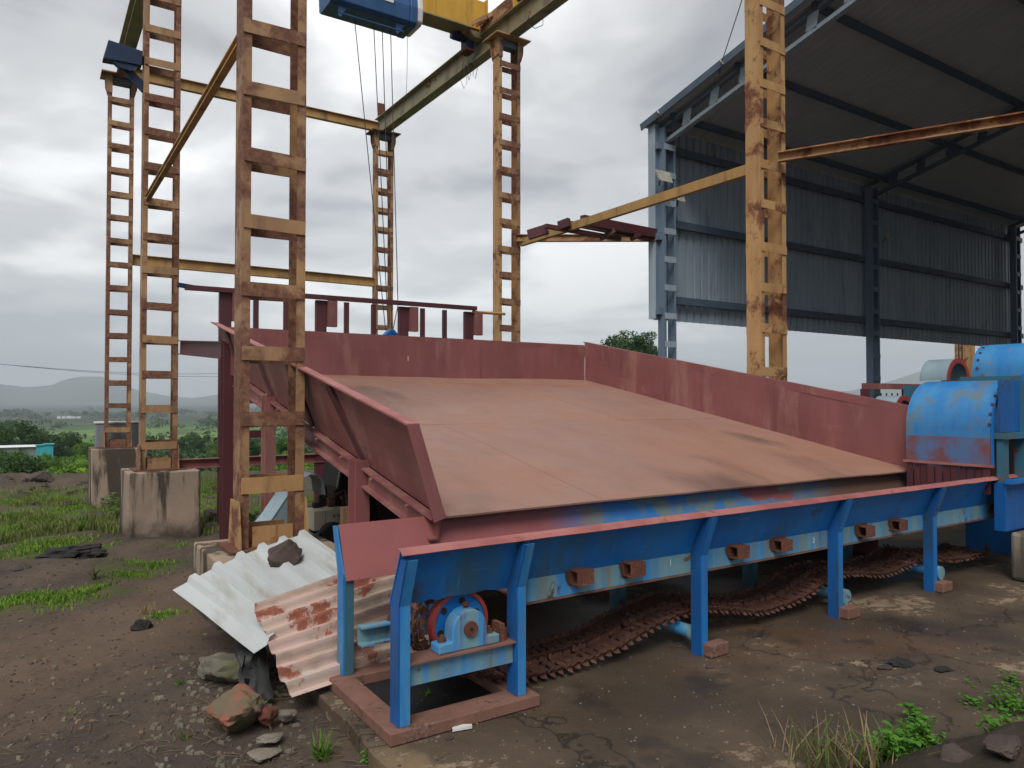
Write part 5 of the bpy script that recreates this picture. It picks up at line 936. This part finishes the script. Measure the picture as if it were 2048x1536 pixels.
# ------------------------------------------------------------------ vegetation
def quads_mesh(name, verts, faces, mat, tone=None):
    me_ = bpy.data.meshes.new(name); me_.from_pydata([tuple(v_) for v_ in verts], [], faces); me_.materials.append(MATS[mat])
    if tone is not None:
        a = me_.attributes.new('tone', 'FLOAT', 'POINT'); a.data.foreach_set('value', np.array(tone, dtype=np.float32))
    return me_
def leaf_cloud(blobs, n, size, seed, squash=0.7):
    R = np.random.default_rng(seed); w_ = np.array([b_[3] ** 2 for b_ in blobs]); w_ = w_ / w_.sum(); verts = []; faces = []; tone = []
    idx = R.choice(len(blobs), n, p=w_)
    for i in idx:
        cx, cy, cz_, r = blobs[i][:4]; d = R.normal(size=3); d /= np.linalg.norm(d); rad_ = r * (0.55 + 0.5 * R.random() ** 0.6); c = np.array([cx, cy, cz_]) + d * rad_ * np.array([1, 1, squash])
        t = R.normal(size=3); t -= d * (t @ d) * 0.6; t /= np.linalg.norm(t); u = np.cross(t, d + 0.5 * R.normal(size=3)); u /= np.linalg.norm(u) + 1e-9; s = size * (0.6 + 0.8 * R.random()); o = len(verts)
        verts += [c - t * s, c + u * s * 0.5, c + t * s, c - u * s * 0.5]; faces.append((o, o + 1, o + 2, o + 3)); tn = R.random() * 0.5 + (0.5 if (i % 2) else 0.0); tone += [tn] * 4
    return verts, faces, tone
def crown_blobs(w_, h_, z0, n, seed):
    R = random.Random(seed); B = []
    for i in range(n):
        a = R.uniform(0, 2 * math.pi); k_ = R.random() ** 0.6; z = R.random(); rr_ = (1 - 0.45 * z) * w_ * 0.5
        B.append((math.cos(a) * k_ * rr_, math.sin(a) * k_ * rr_, z0 + h_ * (0.02 + 0.86 * z), w_ * R.choice([0.08, 0.11, 0.14, 0.17, 0.2])))
    return B
CROWN = {}
def crown_mesh(kind, mat, w_, h_, z0, n, size, seed, nb=16):
    v_, f_2, tn = leaf_cloud(crown_blobs(w_, h_, z0, nb, seed), n, size, seed); return quads_mesh('crown', v_, f_2, mat, tn)
def trunk_mesh(h_, r, seed, w_):
    R = random.Random(seed); mb = MB(); top = (R.uniform(-.2, .2) * w_ * 0.3, R.uniform(-.2, .2) * w_ * 0.3, h_ * 0.75)
    mb.tube([(0, 0, -0.3), (top[0] * 0.3, top[1] * 0.3, h_ * 0.3), top], [r, r * 0.75, r * 0.3], 7)
    for i in range(4):
        a = i * 1.57 + R.random(); st = h_ * R.uniform(0.28, 0.5); mb.tube([(top[0] * 0.3, top[1] * 0.3, st), (math.cos(a) * w_ * 0.2, math.sin(a) * w_ * 0.2, st + h_ * 0.2), (math.cos(a) * w_ * 0.33, math.sin(a) * w_ * 0.33, st + h_ * 0.38)], [r * 0.45, r * 0.3, r * 0.1], 5)
    me_ = bpy.data.meshes.new('trunk'); me_.from_pydata(mb.v, [], mb.f); me_.materials.append(MATS['wood']); return me_
TV = [(crown_mesh('a', m_, 1.0, 0.8, 0.2, nn_, sz, sd, nb), trunk_mesh(0.7, 0.035, sd, 1.0)) for m_, nn_, sz, sd, nb in (('leaf_dark', 8000, 0.022, 1, 34), ('leaf_mid', 7500, 0.023, 2, 32), ('leaf_bright', 5000, 0.026, 3, 20), ('leaf_dark', 7000, 0.023, 4, 30), ('leaf_mid', 6000, 0.027, 5, 26))]
def tree(px, ytop, ybot_unused, dist, wpx, var, label, name='tree', group=None, cat='tree', hratio=None):
    # stands on the ground at distance dist along the pixel column; height from the top pixel
    d = ray(px, 798); d = d / (d @ F0); base = CP + d * dist; zb_ = gz(base[0], base[1]); top = CAMH + (798 - ytop) / FPX * dist; hh = max(0.8, top - zb_); ww = wpx / FPX * dist
    t = thing(name, label, cat, (base[0], base[1], zb_), group); t.rotation_euler = (0, 0, random.uniform(0, 6.28))
    hc = min(hh * 1.05, ww * 1.15); o = bpy.data.objects.new('crown', TV[var][0]); COL.objects.link(o); o.parent = t; o.scale = (ww, ww, hc); o.location = (0, 0, hh - hc * 1.02)
    o = bpy.data.objects.new('trunk', TV[var][1]); COL.objects.link(o); o.parent = t; o.scale = (ww, ww, hh * 1.1)
    return t
TR = [(-20, 832, 78, 110, 0, 'tall dark tree cut by the left photo edge'), (35, 838, 84, 110, 3, 'dark rounded tree above the white roofs'), (85, 850, 90, 100, 0, 'dark spreading tree above the cyan cabins'), (135, 862, 95, 90, 3, 'low dark tree right of the cyan cabins'), (172, 880, 82, 60, 1, 'round mid-green tree left of the grey cabinet'),
      (-5, 898, 36, 140, 3, 'dark bushy tree at left edge below the white roofs'), (50, 899, 35, 120, 0, 'dark bushy tree below the white roofs'), (105, 913, 36, 95, 1, 'leafy tree below the cyan cabins'), (160, 905, 38, 100, 4, 'green shrub tree left of the far pier'), (20, 935, 31, 120, 0, 'dark thicket on the slope at left'), (75, 940, 31, 90, 4, 'mid-green thicket on the slope below the cabins'), (185, 898, 44, 70, 4, 'bright bush touching the far pier'), (25, 893, 44, 120, 1, 'mid-green tree just under the white roof line'), (80, 906, 43, 80, 2, 'pale green tree just under the cyan cabins'), (130, 905, 46, 80, 1, 'round green tree right below the cyan cabins'), (130, 935, 32, 90, 2, 'bright thicket on the slope left of the far pier')]
for px, yt, d, wpx, var, lb in TR: tree(px, yt, 0, d, wpx, var, lb, group='slope trees')
BU = [(100, 932, 28.5, 95, 2, 'light green bush on the rim below the cabin'), (150, 925, 28.2, 95, 2, 'light green bush in front of the far pier'), (178, 910, 30, 70, 2, 'yellow-green shrub leaning to the far pier'), (50, 955, 27.5, 14, 2, 'tiny pointed shrub on the rim'), (10, 968, 27, 40, 1, 'low shrub at the left edge of the rim'),
      (280, 925, 40, 70, 4, 'leafy crop bush between the two left piers'), (330, 928, 40, 50, 2, 'pale bush right of the middle pier column'), (440, 880, 95, 55, 1, 'round tree left of the maroon post'), (375, 862, 140, 60, 0, 'dark tree cluster in the field right of the middle column'), (400, 870, 130, 40, 3, 'dark tree beside the field cluster'),
      (500, 868, 75, 70, 0, 'dark tree seen through the nearest column'), (520, 905, 45, 70, 2, 'bright shrub seen through the nearest column'), (570, 870, 70, 55, 1, 'slender tree behind the maroon table post'), (575, 900, 45, 60, 2, 'bright shrub behind the maroon table post'), (640, 905, 38, 80, 2, 'bright green shrub behind the engine'), (680, 890, 48, 70, 1, 'green shrub right of the engine guard'), (610, 920, 40, 60, 4, 'shrub between engine and column')]
for px, yt, d, wpx, var, lb in BU: tree(px, yt, 0, d, wpx, var, lb, name='bush' if d < 46 else 'tree', group='valley bushes', cat='bush' if d < 46 else 'tree')
tree(1250, 655, 0, 62, 150, 0, 'broad dark tree beyond the table between crane column and shed', group='slope trees'); tree(1290, 662, 0, 60, 60, 3, 'smaller tree crown at the right of the broad tree by the shed', group='slope trees')
tree(1700, 834, 0, 80, 60, 0, 'tiny bush line above the table wall left of the maroon rail', name='bush', cat='bush', group='valley bushes')
# far wood: clumps over the valley, one mass
R = np.random.default_rng(11); fv, ff, ft_ = [], [], []
def clump(x, y, z, s, k_, fs):
    sub = [(R.normal() * 0.3, R.normal() * 0.3, 0.25 + 0.4 * R.random()) for _ in range(6)]
    for _ in range(k_):
        b_ = sub[R.integers(6)]; d = R.normal(size=3); d /= np.linalg.norm(d); c = np.array([x, y, z]) + s * (np.array(b_) + d * 0.24 * np.array([1, 1, 0.8])); t = R.normal(size=3); t -= d * (t @ d); t /= np.linalg.norm(t); u = np.cross(t, d); q = s * fs * (0.6 + 0.8 * R.random()); o = len(fv)
        fv.extend([c - t * q, c + u * q * 0.7, c + t * q, c - u * q * 0.7]); ff.append((o, o + 1, o + 2, o + 3)); ft_.extend([R.random()] * 4)
for i in range(1100):
    az = math.radians(R.uniform(-38, 38)); dist = math.exp(R.uniform(math.log(130), math.log(2600))); d = RV * math.sin(az) + F0 * math.cos(az); x, y = d[0] * dist, d[1] * dist
    if y < 100: continue
    dens = mnoise.noise(Vector((x * 0.005 / (1 + dist / 900), y * 0.014 / (1 + dist / 900), 0.3)))
    if dens < 0.12 and R.random() > 0.07: continue
    s = R.uniform(5.0, 9.0) * (1 + dist / 1300)
    for q in range(R.integers(1, 5)): x += R.normal() * s * 0.8; y += R.normal() * s * 0.4; clump(x, y, gz(x, y) - 0.15 * s, s * R.uniform(0.7, 1.1), 120 if dist < 350 else 50, 0.06 if dist < 350 else 0.095)
far_wood = bpy.data.objects.new('distant_wood', quads_mesh('distant_wood', fv, ff, 'leaf_dark', ft_)); COL.objects.link(far_wood); stuff(far_wood, 'distant woods and hedges across the green valley', 'wood')
# village: white roofs and cyan cabin
def house(px, py, dist, wpx, hpx, label, mat, roofm, name='low_shed', cat='building', group=None):
    d = ray(px, 798); d = d / (d @ F0); b0 = CP + d * dist; zt_ = CAMH + (798 - py) / FPX * dist; w_ = wpx / FPX * dist; hh = hpx / FPX * dist; t = thing(name, label, cat, (b0[0], b0[1], zt_ - hh), group); zz_ = zt_ - hh; zg = gz(b0[0], b0[1])
    MB().box(b0[0] - w_ / 2, b0[0] + w_ / 2, b0[1], b0[1] + w_ * 0.5, min(zg, zz_) - 0.3, zt_ - hh * 0.35).build('wall', mat, t)
    MB().prism([(b0[0] - w_ / 2 - 0.15, b0[1] - 0.2, zt_ - hh * 0.35 + 0.003), (b0[0] - w_ / 2 - 0.15, b0[1] + w_ * 0.5 + 0.2, zt_ - hh * 0.35 + 0.003), (b0[0] - w_ / 2 - 0.15, b0[1] + w_ * 0.25, zt_)], (w_ + 0.3, 0, 0)).build('roof', roofm, t); return t
house(12, 891, 64, 44, 11, 'white-roofed low shed at the left photo edge', 'cabinet', 'roof_white', group='village sheds'); house(58, 890, 66, 46, 10, 'longest white-roofed shed left of the cyan cabin', 'cabinet', 'roof_white', group='village sheds')
def cabin(px, y0, y1, dist, wpx, label):
    d = ray(px, 798); d = d / (d @ F0); b0 = CP + d * dist; w_ = wpx / FPX * dist; za, zb_ = CAMH + (798 - y0) / FPX * dist, CAMH + (798 - y1) / FPX * dist; t = thing('cabin', label, 'cabin', (b0[0], b0[1], zb_), 'cyan cabins'); zb_ = min(zb_, gz(b0[0], b0[1]))
    MB().box(b0[0] - w_ / 2, b0[0] + w_ / 2, b0[1], b0[1] + w_, zb_, za - 0.04).build('wall', 'cyan_paint', t); MB().box(b0[0] - w_ / 2 - 0.08, b0[0] + w_ / 2 + 0.08, b0[1] - 0.08, b0[1] + w_ + 0.08, za - 0.038, za + 0.03).build('roof', 'cyan_paint', t); MB().box(b0[0] - w_ * 0.1, b0[0] + w_ * 0.25, b0[1] - 0.03, b0[1] - 0.002, zb_ + (za - zb_) * 0.1, zb_ + (za - zb_) * 0.8).build('door', 'teal_dirty', t)
cabin(99, 888, 908, 52, 15, 'taller cyan cabin right of the white roofs'); cabin(82, 890, 902, 56, 14, 'paler smaller cyan cabin between white roofs and the taller cabin')
R2 = random.Random(4)
for i, px in enumerate((118, 128, 138, 147, 158)): house(px, 832.5 + R2.uniform(-0.6, 0.6), 900, R2.uniform(6, 10), 0.9, ('first', 'second', 'third', 'fourth', 'fifth')[i] + ' from left of the tiny white houses on the far plain', 'roof_white', 'roof_white', name='far_house', group='far white houses')
for i, (ya, yb) in enumerate(((726, 748), (724, 741))):
    a, c = ray(-60, ya - (4 if i == 0 else 1)), ray(520, yb + 4); pa, pc_ = CP + a * 70, CP + c * 95; pts = [lerp(pa, pc_, t) - V((0, 0, 1.0 * math.sin(math.pi * t) * 0.6)) for t in np.linspace(0, 1, 14)]
    cable('power_line', ('lower power line crossing the pale sky at left', 'upper power line crossing the pale sky at left')[i], pts, 0.02, cat='power line', group='power lines')
# grass on the dirt
def blades(name, pts, hmin, hmax, mat, label, wid=0.006, lean=0.5):
    v_, f_2, tn = [], [], []
    for x, y, z, k_ in pts:
        hh = random.uniform(hmin, hmax) * k_; a = random.uniform(0, 6.28); le = random.uniform(0.1, lean) * hh; w_ = wid * random.uniform(0.6, 1.4); b_ = random.uniform(0, 6.28); dx, dy = math.cos(b_) * w_, math.sin(b_) * w_; o = len(v_)
        mx, my = x + math.cos(a) * le * 0.35, y + math.sin(a) * le * 0.35
        v_ += [(x - dx, y - dy, z - 0.01), (x + dx, y + dy, z - 0.01), (mx + dx * 0.7, my + dy * 0.7, z + hh * 0.6), (mx - dx * 0.7, my - dy * 0.7, z + hh * 0.6), (x + math.cos(a) * le, y + math.sin(a) * le, z + hh)]; f_2 += [(o, o + 1, o + 2, o + 3), (o + 3, o + 2, o + 4)]; tn += [random.random()] * 5
    o = bpy.data.objects.new(name, quads_mesh(name, v_, f_2, mat, tn)); COL.objects.link(o); return stuff(o, label, 'grass')
gp = []
for (cx, cy, r), (px, py, _) in zip(GPW, GP):
    dist = math.hypot(cx, cy); nbl = int(min(2600, 1700 * r * r * (8 / max(dist, 4)) * 2.2 + 160))
    for _ in range(nbl):
        a = random.uniform(0, 6.28); q = r * 0.9 * abs(random.gauss(0, 0.6)); x, y = cx + math.cos(a) * q, cy + math.sin(a) * q
        if mnoise.noise(Vector((x * 2.2, y * 2.2, 9))) < -0.12: continue
        gp.append((x, y, gz(x, y), min(2.0, 0.4 + dist / 16)))
blades('grass', gp, 0.012, 0.05, 'grass_green', 'short green grass patches on the dirt at left', 0.007)
op = []
for _ in range(12000):
    px, py = random.uniform(-40, 470), random.uniform(975, 1075); p = G(px, py) if False else atZ(px, py, -0.75 if py < 1010 else -0.45); x, y = p[0], p[1]
    if mnoise.noise(Vector((x * 0.8, y * 0.8, 19))) < 0.0: continue
    if abs(x - 1.57) < 0.5 and (abs(y - Y2) < 0.5 or abs(y - Y3) < 0.55): continue
    op.append((x, y, gz(x, y), 1.0))
blades('grass', op, 0.04, 0.15, 'grass_olive', 'olive weeds and dry grass around the concrete piers', 0.01)
# individual tufts and weeds
def tuft(px, py, n, hh, spread, mat, label, name='grass_tuft', cat='grass tuft', dry=None, z=None, width=0.006):
    p = G(px, py) if z is None else atZ(px, py, z); zb_ = gz(p[0], p[1]) if z is None else z; t = thing(name, label, cat, (p[0], p[1], zb_)); mb = MB(); mb2 = MB()
    for i in range(n):
        a = random.uniform(0, 6.28); l = hh * random.uniform(0.5, 1.1); le = random.uniform(0.25, 0.95) * l; b0 = V((p[0] + random.gauss(0, spread), p[1] + random.gauss(0, spread), zb_ - 0.01)); d = V((math.cos(a), math.sin(a), 0)); sd = V((-d[1], d[0], 0)) * width * random.uniform(0.6, 1.3); pts = [b0 + d * le * (u ** 1.7) + V((0, 0, l * (u - 0.35 * u * u * (le / l)))) for u in (0, 0.35, 0.7, 1.0)]
        m_ = mb2 if (dry and random.random() < 0.5) else mb; ws_ = (1, 0.85, 0.55, 0.08); vs_ = []
        for q, k_ in zip(pts, ws_): vs_ += [q - sd * k_, q + sd * k_]
        m_.add(vs_, [(0, 1, 3, 2), (2, 3, 5, 4), (4, 5, 7, 6)])
    mb.build('blades', mat, t, fix=False)['kind'] = 'stuff'
    if dry and mb2.v: mb2.build('dry_blades', dry, t, fix=False)['kind'] = 'stuff'
    return t
tuft(645, 1518, 34, 0.13, 0.02, 'grass_green', 'bright green grass tuft at the bottom edge left of the slab')
tuft(1650, 1542, 80, 0.24, 0.07, 'grass_dry', 'tall dry straw-coloured grass at the bottom right', dry='grass_olive', width=0.004)
tuft(1745, 1542, 60, 0.19, 0.07, 'grass_dry', 'second dry grass clump beside the leafy weed', dry='grass_green', width=0.004)
tuft(1560, 1530, 14, 0.26, 0.03, 'grass_dry', 'few forked dry stalks left of the dry grass', width=0.003)
tuft(290, 1225, 30, 0.10, 0.03, 'grass_dry', 'dry straw weed on the path edge', width=0.003); tuft(325, 1234, 60, 0.035, 0.05, 'weed', 'flat bright green patch beside the dry weed')
tuft(160, 1062, 26, 0.28, 0.02, 'grass_green', 'single upright dark weed left of the stained pier', width=0.012); tuft(190, 1160, 14, 0.22, 0.01, 'grass_olive', 'thin upright weed in the grass strip', width=0.006)
tuft(368, 1365, 12, 0.05, 0.02, 'grass_green', 'small grass sprout on the dirt below the white sheet'); tuft(152, 1425, 14, 0.04, 0.03, 'grass_olive', 'small olive sprout on the dirt at lower left'); tuft(368, 1478, 12, 0.06, 0.015, 'grass_olive', 'small tuft left of the large red rock'); tuft(855, 1392, 9, 0.05, 0.008, 'weed', 'tiny green weed growing in the tail frame opening', z=0.007, width=0.008, name='weed', cat='weed')
def weed(px, py, n, hh, spread, leaf, label, mat='weed', z=None):
    p = G(px, py); zb_ = gz(p[0], p[1]); t = thing('weed', label, 'weed', (p[0], p[1], zb_)); st = MB(); lv = MB(); R3 = random.Random(int(px * 7 + py))
    for i in range(n):
        a = R3.uniform(0, 6.28); l = hh * R3.uniform(0.45, 1.0); tip = V((p[0] + math.cos(a) * spread * R3.random() ** 0.5, p[1] + math.sin(a) * spread * R3.random() ** 0.5, zb_ + l)); b0 = V((p[0] + R3.gauss(0, spread * 0.3), p[1] + R3.gauss(0, spread * 0.3), zb_ - 0.01)); mid = (b0 + tip) / 2 + V((0, 0, l * 0.12)); st.tube([b0, mid, tip], [0.0028, 0.002, 0.001], 4)
        for k_ in range(5):
            c = lerp(mid, tip, k_ / 4) if k_ else lerp(b0, mid, 0.6); b_ = R3.uniform(0, 6.28); d = V((math.cos(b_), math.sin(b_), R3.uniform(-0.2, 0.5))); d = unit(d); sd = unit(np.cross(d, V((0, 0, 1)))) ; nrm = np.cross(sd, d); L_ = leaf * R3.uniform(0.6, 1.2); w_ = L_ * 0.36
            pts = [c, c + d * L_ * 0.3 + sd * w_ + nrm * 0.1 * L_, c + d * L_ * 0.7 + sd * w_ * 0.8 + nrm * 0.06 * L_, c + d * L_ - nrm * 0.1 * L_, c + d * L_ * 0.7 - sd * w_ * 0.8 + nrm * 0.06 * L_, c + d * L_ * 0.3 - sd * w_ + nrm * 0.1 * L_, c + d * L_ * 0.5]
            lv.add(pts, [(0, 1, 6), (1, 2, 6), (2, 3, 6), (3, 4, 6), (4, 5, 6), (5, 0, 6)])
    st.build('stems', 'grass_green', t, fix=False)['kind'] = 'stuff'; lv.build('leaves', mat, t, fix=False)['kind'] = 'stuff'; return t
weed(1835, 1505, 46, 0.15, 0.08, 0.027, 'leafy bright green weed at the bottom right edge of the slab'); weed(1822, 1470, 4, 0.20, 0.03, 0.06, 'tall weed with two broad round leaves above the leafy weed')
weed(1770, 1528, 26, 0.08, 0.08, 0.028, 'low fern-like weed between dry grass and leafy weed'); weed(1985, 1405, 30, 0.10, 0.16, 0.022, 'small-leaved weeds along the top of the right bank'); weed(2035, 1440, 40, 0.14, 0.12, 0.026, 'bright weed at the right edge of the bank'); weed(1960, 1440, 14, 0.12, 0.10, 0.03, 'thin grassy weed drooping over the slab'); weed(1870, 1490, 12, 0.05, 0.05, 0.022, 'little seedlings right of the leafy weed'); weed(1915, 1425, 10, 0.07, 0.06, 0.025, 'small sprouts at the left foot of the right bank'); weed(1990, 1470, 16, 0.09, 0.10, 0.03, 'scattered sprouts in the middle of the right bank'); weed(1800, 1535, 30, 0.10, 0.07, 0.03, 'dense low weed at the bottom edge under the leafy weed'); weed(2040, 1395, 14, 0.12, 0.08, 0.03, 'weed at the right edge above the bright one')
weed(527, 1432, 5, 0.07, 0.015, 0.025, 'little green sprout behind the brick-red stone'); weed(500, 1400, 4, 0.05, 0.03, 0.025, 'yellow-green seedling above the red rock'); weed(735, 1528, 5, 0.06, 0.02, 0.03, 'small seedling at the slab corner bottom edge'); weed(470, 1290 + 60, 2, 0.05, 0.02, 0.02, 'tiny seedling beside the boulder'); weed(505, 1048, 18, 0.22, 0.12, 0.07, 'small green weed inside the nearest column foot', mat='leaf_bright'); weed(235, 1035, 20, 0.45, 0.3, 0.10, 'leafy green weed between the two left piers', mat='leaf_bright'); weed(245, 1000, 20, 0.5, 0.35, 0.12, 'taller leafy weed against the far pier', mat='leaf_mid')
# twigs, chips, gravel
def twigs(n, pxr, pyr, label, lmin=0.03, lmax=0.16, mat='twig', z=None, name='twig_litter'):
    mb = MB()
    for i in range(n):
        p = G(random.uniform(*pxr), random.uniform(*pyr)) if z is None else atZ(random.uniform(*pxr), random.uniform(*pyr), z)
        if p[0] > 1.24 and p[1] < 7 and z is None and p[0] < 2.3: continue
        a = random.uniform(0, 6.28); l = random.uniform(lmin, lmax); zz_ = (gz(p[0], p[1]) if z is None else z) + 0.006; d = V((math.cos(a), math.sin(a), random.uniform(-0.05, 0.3))) * l; m_ = p + d * 0.5 + V((random.gauss(0, .01), random.gauss(0, .01), 0.004)); q = V((p[0], p[1], zz_)); mb.tube([q, q + d * 0.5 + V((random.gauss(0, .008), random.gauss(0, .008), 0.003)), q + d], [0.0022, 0.0018, 0.0009], 4)
    return stuff(mb.build(name, mat, fix=False), label, 'litter')
twigs(170, (380, 720), (1290, 1536), 'dry twigs scattered around the stones at bottom left'); twigs(200, (0, 420), (1140, 1530), 'thin twigs scattered over the dark dirt', 0.02, 0.10, name='twig_scatter'); twigs(60, (520, 590), (1290, 1400), 'tangled dry vines in the dark gap under the sheets', 0.08, 0.28, name='vine_tangle')
twigs(120, (0, 480), (1060, 1160), 'sticks on the dirt near the piers', 0.05, 0.3, mat='wood_chip', name='stick_litter')
def chips(n, pxr, pyr, smin, smax, mat, label, z=None, name='gravel'):
    mb = MB()
    for i in range(n):
        p = G(random.uniform(*pxr), random.uniform(*pyr)) if z is None else atZ(random.uniform(*pxr), random.uniform(*pyr), z)
        if z is None and p[0] > 1.22 and p[1] < 7.2: continue
        s = random.uniform(smin, smax) * (0.6 + math.hypot(p[0], p[1]) / 9); q = V((p[0], p[1], (gz(p[0], p[1]) if z is None else z) + s * 0.15)); a = random.uniform(0, 6.28); c_, s_ = math.cos(a), math.sin(a); pts = []
        for zz_, k_ in ((-0.3, 1.0), (0.3, 0.7)):
            for j in range(5): b_ = j * 1.2566 + random.uniform(-0.3, 0.3); x_, y_ = math.cos(b_) * s * k_, math.sin(b_) * s * 0.6 * k_; pts.append(q + V((x_ * c_ - y_ * s_, x_ * s_ + y_ * c_, zz_ * s * random.uniform(0.6, 1.2))))
        mb.add(pts, [(0, 1, 2, 3, 4)[::-1], (5, 6, 7, 8, 9)] + [(j, (j + 1) % 5, 5 + (j + 1) % 5, 5 + j) for j in range(5)])
    return stuff(mb.build(name, mat, fix=False), label, 'gravel')
chips(700, (0, 700), (1120, 1536), 0.003, 0.014, 'stone_dark', 'dark gravel over the dirt'); chips(130, (0, 650), (1060, 1536), 0.003, 0.008, 'stone_pale', 'pale stone chips over the dirt', name='stone_chips'); chips(150, (300, 640), (1300, 1536), 0.006, 0.028, 'stone_grey', 'loose rubble around the stones at bottom left', name='rubble'); chips(110, (0, 480), (1290, 1536), 0.006, 0.022, 'wood_chip', 'wood chips and dry leaves on the dirt', name='wood_chips')
chips(45, (0, 420), (1150, 1500), 0.008, 0.02, 'dry_leaf', 'dry leaves on the dirt', name='dry_leaves'); chips(420, (750, 2048), (1240, 1536), 0.003, 0.009, 'stone_pale', 'tiny pale chips on the slab', z=0.002, name='slab_chips'); chips(260, (750, 2048), (1200, 1536), 0.003, 0.012, 'stone_dark', 'tiny dark grit on the slab', z=0.002, name='slab_grit'); chips(70, (1000, 1250), (1375, 1425), 0.002, 0.007, 'rust_dark', 'rust flakes and grit fallen along the tail frame', z=0.002, name='rust_flakes'); chips(120, (690, 800), (1400, 1480), 0.003, 0.010, 'stone_dark', 'grit along the end of the tail frame', z=0.002, name='frame_grit'); chips(200, (1380, 2000), (1190, 1330), 0.003, 0.012, 'rust_dark', 'rust flakes below the chain', z=0.002, name='chain_flakes'); chips(300, (1780, 2048), (1400, 1536), 0.008, 0.03, 'stone_dark', 'dark clods on the planted bank', name='bank_clods')
chips(80, (0, 480), (960, 1010), 0.015, 0.05, 'stone_dark', 'dark stones along the plateau rim', name='rim_rubble')

# ------------------------------------------------------------------ haze
hzb = MB().box(-7600, 7600, -7600, 7600, -29, 330).build('haze', 'haze'); stuff(hzb, 'pale haze over the valley', 'haze')
for o in bpy.data.objects:
    if '_o' in o: del o['_o']
